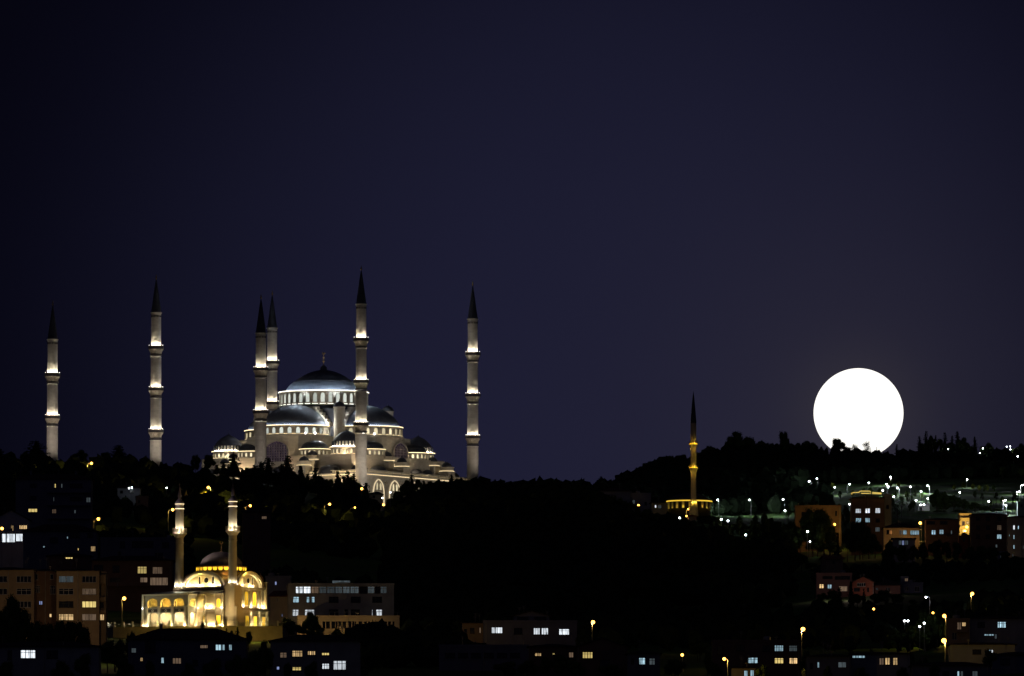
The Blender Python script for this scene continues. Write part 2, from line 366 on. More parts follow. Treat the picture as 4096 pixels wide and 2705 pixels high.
# stepped gables round the central cube
m = MB()
for (n, t, d, hw) in ((UA, UB, 352, 1.0), (-UA, UB, 352, 1.0), (UB, UA, 395, 1.0), (-UB, UA, 395, 1.0)):
    o = Vector((Q0.x, YC, 0)); m = MB()
    for i in range(6):
        w0 = (192, 224, 252, 278, 303, 326)[i]; zt = (622, 648, 674, 702, 731, 762)[i]
        for sgn in (-1, 1):
            u0, u1 = sorted((sgn * w0 * MQ, sgn * (192, 192, 224, 252, 278, 303)[i] * MQ)) if i else sorted((sgn * 1.0, sgn * 192 * MQ))
            m.obox(o, t, UP, n, u0, u1, (d - 14) * MQ, (d + 44) * MQ, zq(884), zq(zt))
    m.build('stepped_gable', M['stone'], mq)

# main drum and dome
CC = Vector((Q0.x, YC, 0))
drum = MB(); rD = 376 * MQ
drum.lathe(CC, [(rD + 0.9, zq(606)), (rD + 0.9, zq(597)), (rD, zq(596)), (rD, zq(492)), (rD + 0.6, zq(490)), (rD + 0.9, zq(483)), (rD + 0.9, zq(478)), (rD - 1.2, zq(477)), (333 * MQ, zq(486))], 72)
for k in range(36):
    a = R(5 + 10 * k) - math.pi / 2; n = Vector((math.cos(a), math.sin(a), 0)); t = Vector((-n.y, n.x, 0))
    drum.obox(CC, t, UP, n, -0.42, 0.42, rD - 0.3, rD + 0.65, zq(596), zq(491))
dob = drum.build('drum', M['stone'], mq, 30)
wm = None
for k in range(36):
    a = R(10 * k) - math.pi / 2; n = Vector((math.cos(a), math.sin(a), 0)); t = Vector((-n.y, n.x, 0))
    if n.y > 0.35: continue
    w = MB(); panel(w, CC + n * rD, t, n, 17 * MQ, zq(580), zq(525), zq(500), 0.05, pane=1, fw=0.3, fo=0.35)
    w.build('window', [M['stone'], E['lattice']], dob)
md = MB(); dome_p = [(333, 0), (330, 18), (322, 36), (308, 56), (290, 76), (270, 94), (262, 96), (262, 102), (250, 104), (222, 126), (188, 149), (150, 170), (108, 188), (66, 200), (30, 206), (28, 214), (33, 216), (30, 226), (22, 236), (10, 246), (4, 252), (0.1, 254)]
md.lathe(CC + UP * zq(487), [(r * MQ, h * MQ) for r, h in dome_p], 96, flute=48, fd=0.006); mdo = md.build('main_dome', M['leaddome'], mq, 25)
f = MB(); f.lathe(CC + UP * (zq(487) + 252 * MQ), [(3 * MQ, 0), (3 * MQ, 18 * MQ), (11 * MQ, 24 * MQ), (11 * MQ, 32 * MQ), (3 * MQ, 38 * MQ), (3 * MQ, 56 * MQ), (9 * MQ, 62 * MQ), (9 * MQ, 68 * MQ), (2 * MQ, 74 * MQ), (1.5 * MQ, 92 * MQ), (0.1, 94 * MQ)], 10)
f.tube([CC + UP * (zq(487) + 354 * MQ) + Vector((math.sin(t) * 9 * MQ, 0, -math.cos(t) * 9 * MQ)) for t in [k * 0.45 - 2.5 for k in range(12)]], [0.1 + 0.35 * math.sin(math.pi * k / 11) for k in range(12)], 5)
f.build('finial', M['gold'], mdo, 40)
def ring(name, c, r0, r1, z, mt, parent, seg=48, h=0.25, a0=0.0, a1=2 * math.pi):
    q = MB(); q.lathe(Vector((c[0], c[1], 0)), [(r0, z), (r0, z + h), (r1, z + h), (r1, z)], seg, a0, a1); return q.build(name, mt, parent)
ring('dome_uplight', CC, 352 * MQ, 360 * MQ, zq(482), E['coolring'], mdo, 64, 0.3)
for k in range(20):
    a_ = R(-90 + (k - 9.5) * 10); plight('dome_skirt_light', CC + Vector((math.cos(a_) * 391 * MQ, math.sin(a_) * 391 * MQ, zq(467))), 1000, (0.74, 0.85, 1.0), 0.2, mdo)
ring('cornice_light', CC, rD + 0.92, rD + 1.0, zq(483), E['stripw'], dob, 64, 0.35)
ring('sill_light', CC, rD + 0.25, rD + 0.5, zq(596) + 0.05, emm('sill_light_white', (0.95, 0.95, 0.85), 3.5), dob, 64, 0.12)
# half domes with windowed drums
def arc_windows(parent, c, r, angs, hw, zb, zs, zt, mt, fw=0.25):
    for a in angs:
        n = Vector((math.cos(a), math.sin(a), 0)); t = Vector((-n.y, n.x, 0))
        w = MB(); panel(w, Vector((c[0], c[1], 0)) + n * r, t, n, hw, zb, zs, zt, 0.06, pane=1, fw=fw, fo=0.3); w.build('window', [M['stone'], mt], parent)
SDP = [(300, 0), (297, 22), (284, 48), (262, 76), (232, 104), (195, 130), (150, 155), (100, 176), (50, 188), (0.1, 192)]
for (sa, sb) in ((1, 0), (0, 1), (-1, 0), (0, -1)):
    c = Mq(433 * sa, 433 * sb, 0); c.z = 0; nrmv = (UA * sa + UB * sb)
    am = math.atan2(nrmv.y, nrmv.x); rs = 318 * MQ
    dr = MB(); dr.lathe(c, [(rs + 0.7, zq(880)), (rs + 0.7, zq(873)), (rs, zq(872)), (rs, zq(803)), (rs + 0.6, zq(800)), (rs + 0.6, zq(795)), (rs - 1, zq(794)), (298 * MQ, zq(794))], 56); do = dr.build('half_dome_drum', M['stone'], mq, 30)
    sd_ = MB(); sd_.lathe(c + UP * zq(794), [(r * MQ, h * MQ) for r, h in SDP], 72, flute=36, fd=0.006); sdo = sd_.build('half_dome', M['leaddome'], mq, 30)
    if nrmv.y < 0.7:
        arc_windows(do, c, rs, [am + R(k * 13.0) for k in range(-6, 7)], 17 * MQ, zq(866), zq(832), zq(814), E['latticew'] if sb else E['lattice'])
        ring('cornice_light', c, rs + 0.62, rs + 0.72, zq(799), E['strip'], do, 48, 0.35)
        ring('half_dome_uplight', c, 306 * MQ, 310 * MQ, zq(793.5), emm('half_dome_uplight', (0.62, 0.76, 1.0), 24), sdo, 48, 0.12)
        ring('sill_light', c, rs + 0.2, rs + 0.45, zq(872) + 0.05, E['strip'], do, 48, 0.12)
# weight turrets
for a, b in ((372, 419), (-372, 419), (372, -419), (-372, -419)):
    c = Mq(a, b, 0); c.z = 0; t_ = MB(); r0 = 48 * MQ
    t_.lathe(c, [(r0, zq(905)), (r0, zq(642)), (r0 + 0.35, zq(640)), (r0 + 0.35, zq(634)), (0.1, zq(633))], 16); to = t_.build('weight_turret', M['stone'], mq, 30)
    t_ = MB(); t_.lathe(c, [(r0 + 0.2, zq(633)), (r0 + 0.1, zq(620)), (40 * MQ, zq(606)), (26 * MQ, zq(594)), (8 * MQ, zq(588)), (2 * MQ, zq(580)), (0.1, zq(566))], 16); t_.build('turret_cap', M['lead'], to, 40)
# corner domes with lit flutes
for a, b in ((548, 617), (-548, 617), (548, -617), (-548, -617)):
    c = Mq(a, b, 0); c.z = 0; d_ = MB(); r0 = 134 * MQ
    d_.lathe(c, [(r0 + 0.8, zq(1066)), (r0 + 0.8, zq(1058)), (r0, zq(1057)), (r0, zq(1002)), (r0 + 0.7, zq(1000)), (r0 + 0.7, zq(992)), (r0 - 0.6, zq(991))], 36); do = d_.build('corner_dome_drum', M['stone'], mq, 30)
    arc_windows(do, c, r0, [R(-90 + 18 * k) for k in range(-4, 5)], 9.5 * MQ, zq(1053), zq(1028), zq(1015), E['latticew'], 0.15)
    d_ = MB(); d_.lathe(c + UP * zq(992), [(120 * MQ, 44 * MQ), (120 * MQ, 46 * MQ), (122 * MQ, 48 * MQ), (119 * MQ, 52 * MQ), (106 * MQ, 74 * MQ), (84 * MQ, 98 * MQ), (56 * MQ, 120 * MQ), (30 * MQ, 134 * MQ), (9 * MQ, 142 * MQ), (3 * MQ, 150 * MQ), (0.1, 168 * MQ)], 48)
    for k in range(26):
        an = 2 * math.pi * k / 26; n = Vector((math.cos(an), math.sin(an), 0)); t = Vector((-n.y, n.x, 0))
        d_.obox(c, t, UP, n, -0.28, 0.28, 110 * MQ, 131 * MQ, zq(992), zq(946))
    co = d_.build('corner_dome', M['lead'], mq, 30)
    d_ = MB(); d_.lathe(c + UP * zq(992), [(122 * MQ, 0), (121 * MQ, 24 * MQ), (119 * MQ, 46 * MQ)], 48); d_.build('flute_band', M['trim'], co, 30)
    ring('flute_light', c, 126.5 * MQ, 130 * MQ, zq(992) + 0.05, emm('flute_light', (1.0, 0.88, 0.68), 45.0), co, 52, 0.12)
    ring('cornice_light', c, r0 + 0.72, r0 + 0.82, zq(999), E['strip'], do, 40, 0.3)
    ring('sill_light', c, r0 + 0.2, r0 + 0.45, zq(1057) + 0.05, E['strip'], do, 40, 0.12)
# exedra domes
for a, b in ((617, 330), (617, -330), (330, 710), (-330, 710), (-617, 330), (-617, -330), (330, -710), (-330, -710)):
    c = Mq(a, b, 0); c.z = 0; d_ = MB(); r0 = 124 * MQ
    d_.lathe(c, [(r0 + 0.6, zq(1067)), (r0 + 0.6, zq(1062)), (r0, zq(1061)), (r0, zq(1014)), (r0 + 0.6, zq(1012)), (r0 + 0.6, zq(1004)), (r0 - 0.5, zq(1003))], 36); do = d_.build('exedra_drum', M['stone'], mq, 30)
    d_ = MB(); d_.lathe(c + UP * zq(1005), [(119 * MQ, 0), (116 * MQ, 18 * MQ), (104 * MQ, 38 * MQ), (84 * MQ, 54 * MQ), (56 * MQ, 66 * MQ), (26 * MQ, 73 * MQ), (0.1, 75 * MQ)], 40); d_.build('exedra_dome', M['lead'], mq, 30)
    if b * 0.549 + a * 0.836 > 0:
        arc_windows(do, c, r0, [R(-90 + 19 * k) for k in range(-4, 5)], 9 * MQ, zq(1056), zq(1035), zq(1022), E['latticew'], 0.15)
        ring('cornice_light', c, r0 + 0.62, r0 + 0.7, zq(1011), E['strip'], do, 40, 0.25)
# lantern turrets on square piers with lit bands
for a, b, yb in ((720, 380, 1107), (850, 380, 1161), (161, 770, 1102), (132, 905, 1155), (-543, 770, 1113), (-564, 905, 1163), (720, -446, 1102), (850, -446, 1158)):
    c = Mq(a, b, 0); c.z = 0; d_ = MB(); r0 = 60 * MQ
    d_.prism(rect(a - 52, a + 52, b - 52, b + 52), zq(1290), zq(yb + 4)); d_.lathe(c, [(68 * MQ, zq(yb + 4)), (68 * MQ, zq(yb - 2)), (r0, zq(yb - 3)), (r0, zq(yb - 32)), (66 * MQ, zq(yb - 36)), (66 * MQ, zq(yb - 40)), (0.1, zq(yb - 41))], 24); po = d_.build('lantern_pier', M['stone'], mq, 30)
    d_ = MB(); d_.lathe(c + UP * zq(yb - 40), [(44 * MQ, 0), (43 * MQ, 12 * MQ), (34 * MQ, 28 * MQ), (20 * MQ, 38 * MQ), (6 * MQ, 42 * MQ), (1.5 * MQ, 50 * MQ), (0.1, 56 * MQ)], 24); d_.build('lantern_dome', M['lead'], mq, 30)
    ring('band_light', c, r0 + 0.12, 66 * MQ, zq(yb - 3) + 0.03, E['strip'], po, 24, 0.12)
# low domes over the gallery
for a, b, r_ in ((780, 604, 105), (715, 860, 80), (430, 860, 85), (-155, 860, 66), (780, 100, 110), (780, -180, 100), (780, -640, 100), (-330, 860, 60), (-700, 860, 80)):
    c = Mq(a, b, 1228); d_ = MB(); d_.lathe(c, [(r_ * MQ, -0.5), (r_ * MQ, 8 * MQ), (r_ * 0.97 * MQ, 20 * MQ), (r_ * 0.85 * MQ, 42 * MQ), (r_ * 0.62 * MQ, 60 * MQ), (r_ * 0.32 * MQ, 71 * MQ), (0.1, 75 * MQ)], 28); d_.build('gallery_dome', M['lead'], mq, 30)
# balustrades, light lines, big arches
for (n, t, d, L, lit) in ((UA, UB, 860, 1000, 1.0), (UB, UA, 1000, 860, 0.5)):
    b_ = MB(); k = -L
    b_.obox(CC, t, UP, n, -L * MQ, L * MQ, (d - 6) * MQ, (d + 3) * MQ, zq(1212), zq(1207)); b_.obox(CC, t, UP, n, -L * MQ, L * MQ, (d - 7) * MQ, (d + 5) * MQ, zq(1239), zq(1234))
    while k < L:
        w = 4 if int((k + L) / 14) % 10 else 9
        b_.obox(CC, t, UP, n, k * MQ, (k + w) * MQ, (d - 4) * MQ, (d + 1) * MQ, zq(1234), zq(1212)); k += 14
    bo = b_.build('balustrade', M['stone'], mq)
    s_ = MB(); s_.obox(CC, t, UP, n, -L * MQ, L * MQ, (d - 26) * MQ, (d - 22) * MQ, zq(1236), zq(1216)); s_.build('balustrade_light', emm('balustrade_light', (1.0, 0.74, 0.38), 1.3 * lit), bo)
    s_ = MB(); s_.obox(CC, t, UP, n, -L * MQ, L * MQ, (d + 0.5) * MQ, (d + 3) * MQ, zq(1250), zq(1247.5)); s_.build('wall_light_line', E['strip'], mq)
for a in (636, 390, 90, -150, -380):
    w = MB(); c = Mq(a, 1000, 0); panel(w, c, -UA, UB, 78 * MQ, zq(1500), zq(1385), zq(1288), 0.15, 'pointed', pane=0, frame=1, fw=0.32, fo=0.5)
    for k in (-26, 26):
        panel(w, c + UA * k * MQ, -UA, UB, 15 * MQ, zq(1375), zq(1335), zq(1312), 0.4, 'pointed', pane=2, frame=0, fw=0.2, fo=0.3)
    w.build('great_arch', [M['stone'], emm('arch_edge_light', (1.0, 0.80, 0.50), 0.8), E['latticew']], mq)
    w = MB(); w.tube([Mq(a - 122, 1000, 1310) + UB * 0.1, Mq(a - 122, 1000, 1310) + UB * 0.5], 14 * MQ, 12); w.build('medallion', M['carved'], mq)
E['violet'] = emm('stained_lattice_dim', (0.42, 0.28, 0.42), 0.10, 0.75, 0.9)
for (n, t, d, o_, hw) in ((UA, UB, 760, 36, 120), (UB, UA, 760, -56, 105)):
    w = MB(); c = CC + n * d * MQ + t * o_ * MQ
    panel(w, c, t, n, hw * MQ, zq(1110), zq(1010), zq(935), 0.1, 'pointed', pane=1, frame=0, fw=0.6, fo=0.5)
    for k in range(-4, 5):
        zt = zq(1010) + (zq(950) - zq(1010)) * (1 - abs(k) / 5.0) ** 0.6
        for s_ in (-1, 1):
            w.obox(c, t, UP, n, k * hw / 4.6 * MQ - 0.12, k * hw / 4.6 * MQ + 0.12, 0.15, 0.4, zq(1108), zt)
    for k in range(7): w.obox(c, t, UP, n, -hw * MQ * (1 if k < 4 else 0.75), hw * MQ * (1 if k < 4 else 0.75), 0.14, 0.38, zq(1100 - 22 * k), zq(1098 - 22 * k))
    w.build('great_window', [M['stone'], E['violet']], mq)
# floodlights round the great mosque
def gz(v, h=3.0): return Vector((v.x, v.y, max(th(v.x, v.y), zq(1560)) + h))
for a, b in ((372, 419), (372, -419), (-372, 419), (440, 60), (60, 470)):
    v_ = Mq(a, b, 555); plight('dome_fill', v_, 9000, (0.74, 0.85, 1.0), 0.1, mdo, R(46), Mq(a * 0.55, b * 0.55, 430))  # extra spots added to even out the light on the dome skirt
for n_, t_ in ((UA, UB), (UB, UA)):
    for s_ in (-1, 1):
        for (d_, u_, y_, p_) in ((412, 268, 700, 170), (408, 214, 648, 140), (415, 312, 748, 170)):
            v_ = CC + n_ * d_ * MQ + t_ * u_ * s_ * MQ; v_.z = zq(y_); plight('step_washer', v_, p_, (0.95, 0.95, 0.88), 0.1, mq)
FW = (1.0, 0.74, 0.44); FH = (1.0, 0.88, 0.75)
for a, b, yp, pw, ta, tb, ty in ((1900, 300, 0, 30000, 300, 0, 950), (1900, -700, 0, 26000, 300, -300, 1000), (1150, 1500, 0, 30000, 300, 500, 1050), (-300, 1900, 0, 27000, 0, 300, 1000)):
    p = gz(Mq(a, b, 0), 4.0); p.z = max(p.z, zq(1330)); plight('floodlight', p, pw * 0.58, FH, 1.0, mq, R(75), Mq(ta, tb, ty))
for a, b, pw in ((760, 620, 3000), (620, 860, 3500), (0, 900, 3000), (790, 330, 2500), (790, 0, 2500), (790, -330, 2500), (-350, 900, 2500)):
    plight('roof_washer', Mq(a, b, 1222), pw * 2.0, FW, 0.6, mq)
for a, b in ((705, 705), (-180, 700), (690, -560)): plight('roof_washer', Mq(a, b, 1045), 1500, FW, 0.6, mq)
plight('corner_fill', Mq(1060, 820, 1330), 7000, FW, 0.6, mq)  # fill added for the corner left in the minaret's shadow
for a, b in ((505, 560), (455, -560)): plight('roof_washer', Mq(a, b, 1045), 500, FW, 0.6, mq)
for k, (a, b) in enumerate(((445, 335), (445, -340), (335, 445), (-335, 445))): plight('step_washer', Mq(a, b, 790), 2600, (0.95, 0.93, 0.85), 0.4, mq)
s_ = MB()
for a, b in ((640, 250), (610, 330), (330, 640), (250, 700)): s_.lathe(Mq(a, b, 873), [(0.1, 0.8), (0.5, 0.5), (0.5, 0), (0.1, -0.3)], 8)
s_.build('roof_lamp', E['dot'], mq)
# ------------------------------------------------------------------ tall minarets, 107 m, three balconies
def tall_minaret(nb=3):
    r = empty('tall_minaret', (0, 0, 0)); O = Vector((0, 0, 0))
    zb = (74.2, 53.7, 33.0)[:nb]; rs = (2.52, 2.66, 2.78, 2.9)
    s = MB(); s.lathe(O, [(2.9, -60), (2.9, 28.0)], 20); tops = [90.3, 74.2 - 0.0, 53.7, 33.0]
    segs = [(33.0 - 5.6, -60, 2.9), (zb[1] - 5.6, 33.0 - 1.6, 2.78)] if nb == 3 else [(zb[1] - 5.6, -60, 2.8)]
    segs += [(zb[0] - 5.6, zb[1] - 1.6, 2.66), (90.3, zb[0] - 1.6, 2.52)]
    s = MB()
    for zt, z0, rr_ in segs: s.lathe(O, [(rr_, z0), (rr_, zt), (0.1, zt)], 20, flute=20, fd=0.03)
    s.lathe(O, [(2.52, 89.9), (2.85, 90.3), (2.85, 90.7), (0.1, 90.75)], 20); s.build('shaft', M['minstone'], r, 25)
    d = MB()
    for k in range(20):
        a = 2 * math.pi * k / 20; d.obox(O, Vector((-math.sin(a), math.cos(a), 0)), UP, Vector((math.cos(a), math.sin(a), 0)), -0.2, 0.2, 2.4, 2.62, 88.2, 89.1)
    d.build('window_band', M['darkband'], r)
    c = MB(); c.lathe(O, [(2.45, 90.75), (2.4, 91.5), (1.55, 97.5), (0.75, 103.5), (0.3, 106.4), (0.1, 107.0)], 20); co = c.build('spire', M['lead'], r, 40)
    g = MB(); g.lathe(O, [(0.15, 106.6), (0.15, 107.2), (0.5, 107.5), (0.5, 107.8), (0.15, 108.1), (0.35, 108.5), (0.12, 108.8), (0.05, 109.6)], 8); g.build('finial', M['gold'], co, 40)
    for i, z in enumerate(zb):
        b = MB(); b.lathe(O, [(2.75, z - 4.1), (2.85, z - 3.7), (3.05, z - 3.0), (3.4, z - 2.4), (3.72, z - 1.9), (3.78, z - 1.6), (3.0, z - 1.55)], 24, flute=24, fd=0.035)
        bo = b.build('balcony', M['carved'], r, 20)
        d = MB(); d.lathe(O, [(2.75, z - 5.0), (2.95, z - 4.9), (2.95, z - 4.2), (2.8, z - 4.1)], 20); d.build('dark_band', M['darkband'], bo)
        p = MB(); p.lathe(O, [(3.68, z - 1.6), (3.72, z), (3.56, z), (3.52, z - 1.6)], 24)
        for k in range(12):
            a = 2 * math.pi * k / 12; p.obox(O, Vector((-math.sin(a), math.cos(a), 0)), UP, Vector((math.cos(a), math.sin(a), 0)), -0.12, 0.12, 3.6, 3.82, z - 1.6, z + 0.1)
        p.build('parapet', M['darkband'], bo)
        l = MB()
        for k in range(8):
            a = 2 * math.pi * (k + 0.5) / 8; l.lathe(Vector((3.62 * math.cos(a), 3.62 * math.sin(a), z + 0.15)), [(0.02, 0.2), (0.08, 0.1), (0.08, -0.05), (0.02, -0.1)], 6)
        l.build('parapet_lamp', E['dot'], bo)
        for k in range(5):
            a = R(-90 + (k - 2) * 52); plight('beam_uplight', Vector((3.32 * math.cos(a), 3.32 * math.sin(a), z - 1.0)), 4200, (1.0, 0.92, 0.78), 0.12, bo, R(34), Vector((2.3 * math.cos(a), 2.3 * math.sin(a), z + 6.5)), 0.9)
        ring('balcony_light', O, 3.12, 3.44, z - 0.7, E['ring'], bo, 20, 0.12)
        l = MB(); l.lathe(O, [(rs[i + 1] + 0.04, z - 5.7), (rs[i + 1] + 0.1, z - 5.65), (rs[i + 1] + 0.1, z - 5.5), (rs[i + 1] + 0.02, z - 5.45)], 20); l.build('neck_trim', M['trim'], r)
    return r
MINS = [(211, 1223, 4786, 'leftmost tall minaret, rising alone from behind the dark trees', 2), (625, 1118, 4861, 'tall minaret second from the left, standing alone on the crest', 2),
        (1044, 1196, 4715, 'tall minaret just left of the great dome, in front of a paler one', 1.0), (1089, 1182, 4945, 'tall minaret left of the great dome, partly behind the nearer one', 1.0),
        (1445, 1082, 4795, 'tallest looking minaret, crossing the right side of the great dome', 1.3), (1891, 1144, 4879, 'rightmost tall minaret, standing apart right of the great mosque', 1.6)]
proto = tall_minaret(); proto2 = tall_minaret(2)
for i, (px, tp, Y, lab, fl) in enumerate(MINS):
    o = {1: proto, 0: proto2}[i] if i < 2 else copy_tree(proto2 if i == 2 else proto)
    t = P(px, tp, Y); o.location = (t.x, Y, t.z - 107.0); tag(o, lab, 'minaret', 'tall minarets round the great mosque')
    g = th(t.x, Y)
    for dx, dy, k in ((-14, -22, 1.0), (16, -20, 1.0)):
        p = Vector((t.x + dx, Y + dy, max(g, t.z - 107) + 3)); plight('minaret_floodlight', p, 6000 * fl * k, (1.0, 0.85, 0.72), 0.5, None, R(110), Vector((t.x, Y, g + 45))).parent = None
# ================================================================== small floodlit mosque with two minarets
SY = 2700.0; SM = SY * KP / 4.241; S0 = P(884.9, 2400, SY)
th_ = R(30.7)
SA = Vector((-math.sin(th_), -math.cos(th_), 0)); SB = Vector((math.cos(th_), -math.sin(th_), 0))
def zs(yp): return P(884.9, 2200 + yp / 4.241, SY).z
SC = Vector((S0.x, SY, 0))
def Sm(a, b, yp): return SC + (SA * a + SB * b) * SM + UP * zs(yp)
sm = empty('small_mosque', Sm(0, 0, 1345), 'brilliantly floodlit small mosque with one dome, gold windows and arcaded porch', 'mosque')
M['plaster'] = mat('cream_plaster', (0.55, 0.465, 0.31), 0.8, 0.08, 0.4)
M['pcol'] = mat('white_moulding', (0.62, 0.58, 0.48), 0.7, 0.05, 0.6)
def srect(a0, a1, b0, b1): return [Sm(a0, b0, 0), Sm(a0, b1, 0), Sm(a1, b1, 0), Sm(a1, b0, 0)]
def box_s(mb, a0, a1, b0, b1, y1, y0):
    mb.obox(SC, SB, UP, SA, b0 * SM, b1 * SM, a0 * SM, a1 * SM, zs(y1), zs(y0))
# body
m = MB(); m.prism(srect(-560, 545, -560, 545), zs(1420), zs(650)); m.build('wall', M['plaster'], sm)
# crossing vaults under the dome
def ell(rx, rz, n=24): return [(rx * math.cos(math.pi * i / n), rz * math.sin(math.pi * i / n)) for i in range(n + 1)]
def vault(mb, n, t, d0, d1, rx, rz, yb, n_=24):
    e_ = ell(rx, rz, n_); A = [SC + n * d0 * SM + t * x * SM + UP * (zs(yb) + z * SM) for x, z in e_]; B = [SC + n * d1 * SM + t * x * SM + UP * (zs(yb) + z * SM) for x, z in e_]
    k = len(e_); mb.add(A + B, [(i, i + 1, k + i + 1, k + i) for i in range(k - 1)])
m = MB(); vault(m, SA, SB, -565, 560, 408, 268, 650); vault(m, SB, SA, -565, 561, 407, 267, 650); m.build('vault_roof', M['clay'], sm, 40)
for (n, t, cx_) in ((SA, SB, 0), (SB, SA, 0)):
    # recessed tympanum with moulded arch rim
    m = MB(); e_ = ell(403, 264); c = SC + n * 520 * SM
    m.poly([c + t * x * SM + UP * (zs(650) + z * SM) for x, z in e_]); m.build('tympanum', M['plaster'], sm)
    m = MB()
    for (r1, h1, r2, h2, d0, d1) in ((412, 272, 372, 236, 525, 590), (372, 236, 352, 218, 525, 568)):
        eo, ei = ell(r1, h1), ell(r2, h2)
        for i in range(len(eo) - 1):
            def pt(e, d): return SC + n * d * SM + t * e[0] * SM + UP * (zs(650) + e[1] * SM)
            m.quad(pt(eo[i], d1), pt(eo[i + 1], d1), pt(ei[i + 1], d1), pt(ei[i], d1)); m.quad(pt(ei[i], d1), pt(ei[i + 1], d1), pt(ei[i + 1], d0), pt(ei[i], d0)); m.quad(pt(eo[i], d1), pt(eo[i], d0), pt(eo[i + 1], d0), pt(eo[i + 1], d1))
    m.build('arch_rim', M['pcol'], sm)
    m = MB(); m.obox(SC, t, UP, n, -560 * SM, 560 * SM, 500 * SM, 585 * SM, zs(672), zs(646)); m.obox(SC, t, UP, n, -560 * SM, 560 * SM, 500 * SM, 572 * SM, zs(690), zs(673)); m.build('cornice', M['pcol'], sm)
    f0 = 35 if n is SA else -20
    for b in (f0 - 135, f0 + 135):
        w = MB(); panel(w, c + t * b * SM, t, n, 22 * SM, zs(600), zs(500), zs(470), 0.02, pane=1, fw=0.16, fo=0.18); w.build('window', [M['pcol'], M['glass']], sm)
    w = MB(); q = c + t * f0 * SM + UP * zs(535)
    def disc(mb, q, t, n, r0, r1, d):
        k = 20; A = [q + n * d + (t * math.cos(2 * math.pi * i / k) + UP * math.sin(2 * math.pi * i / k)) * r1 for i in range(k)]
        if r0 <= 0: mb.poly(A); return
        B = [q + n * d + (t * math.cos(2 * math.pi * i / k) + UP * math.sin(2 * math.pi * i / k)) * r0 for i in range(k)]
        mb.add(A + B, [(i, (i + 1) % k, k + (i + 1) % k, k + i) for i in range(k)])
    disc(w, q, t, n, 0, 46 * SM, 0.06); w.mi = 1; disc(w, q, t, n, 46 * SM, 56 * SM, 0.16); w.mi = 0
    w.tube([q + n * 0.1 - t * 40 * SM, q + n * 0.1 + t * 40 * SM], 0.05, 4); w.build('round_window', [M['glass'], M['pcol']], sm)
# drum, gold scalloped windows, dome
m = MB(); m.lathe(SC, [(437 * SM, zs(392)), (437 * SM, zs(372)), (424 * SM, zs(370)), (418 * SM, zs(300)), (436 * SM, zs(294)), (436 * SM, zs(286)), (368 * SM, zs(284))], 48); do = m.build('drum', M['clay'], sm, 30)
m = MB(); m.lathe(SC, [(415 * SM, zs(660)), (415 * SM, zs(393))], 8); m.build('drum_base', M['clay'], sm)
for k in range(28):
    a = 2 * math.pi * k / 28; n = Vector((math.cos(a), math.sin(a), 0)); t = Vector((-n.y, n.x, 0))
    if n.y > 0.3: continue
    w = MB(); c = SC + n * (425 * SM)
    pts = [(-38, 306), (38, 306), (40, 325), (32, 352), (18, 362), (-18, 362), (-32, 352), (-40, 325)]
    w.poly([c + t * x * SM + UP * zs(y) for x, y in pts]); w.build('drum_window', E['gold'], do)
m = MB(); m.lathe(SC + UP * zs(284), [(364 * SM * math.cos(R(3.75 * i)) + 0.01, 252 * SM * math.sin(R(3.75 * i))) for i in range(25)], 64, flute=32, fd=0.012); dm = m.build('dome', M['domeslate'], sm, 20)
m = MB(); m.lathe(SC + UP * zs(36), [(28 * SM, 0), (22 * SM, 10 * SM), (8 * SM, 18 * SM), (6 * SM, 30 * SM), (12 * SM, 38 * SM), (12 * SM, 48 * SM), (4 * SM, 60 * SM), (5 * SM, 90 * SM), (2.5 * SM, 120 * SM), (2 * SM, 135 * SM), (0.02, 136 * SM)], 12)
m.tube([SC + UP * (zs(36) + 160 * SM) + Vector((math.sin(t) * 24 * SM, 0, -math.cos(t) * 24 * SM)) for t in [k * 0.42 - 2.6 for k in range(13)]], [0.03 + 0.07 * math.sin(math.pi * k / 12) for k in range(13)], 6)
m.build('crescent_finial', M['gold'], dm, 40)
# ---- generic arched wall: bays with holes
def arch_wall(mb, o, t, n, u0, u1, z0, z1, holes, depth, kind):
    """wall in plane o (z absolute); holes (centre, halfwidth, zbottom, zspring, ztop)"""
    def q(u, z, d=0.0): return o + t * u - n * d + UP * z
    edges = [u0]
    for h in holes: edges += [h[0] - h[1], h[0] + h[1]]
    edges.append(u1)
    for i in range(0, len(edges), 2): mb.quad(q(edges[i], z0), q(edges[i + 1], z0), q(edges[i + 1], z1), q(edges[i], z1))
    for (c, w, zb, zsp, zt) in holes:
        if zb > z0: mb.quad(q(c - w, z0), q(c + w, z0), q(c + w, zb), q(c - w, zb)); mb.quad(q(c - w, zb), q(c + w, zb), q(c + w, zb, depth), q(c - w, zb, depth))
        ar = arch_pts(w, zsp, zt, kind, 7)
        for i in range(len(ar) - 1):
            (xa, za), (xb, zb_) = ar[i], ar[i + 1]
            mb.quad(q(c + xa, za), q(c + xb, zb_), q(c + xb, z1), q(c + xa, z1)); mb.quad(q(c + xa, za), q(c + xb, zb_), q(c + xb, zb_, depth), q(c + xa, za, depth))
        for s in (-1, 1): mb.quad(q(c + s * w, zb), q(c + s * w, zsp), q(c + s * w, zsp, depth), q(c + s * w, zb, depth))
O1 = SC + SA * 1034 * SM; O2 = SC + SB * -12 * SM
hu = [(b * SM, 103 * SM, zs(992), zs(915), zs(845)) for b in (-723, -456, -188)]
hl = [(b * SM, 108 * SM, zs(1338), zs(1135), zs(1088)) for b in (-715, -450, -176)]
hu2 = [(858 * SM, 100 * SM, zs(992), zs(915), zs(845))]; hl2 = [(858 * SM, 100 * SM, zs(1338), zs(1135), zs(1088))]
m = MB()
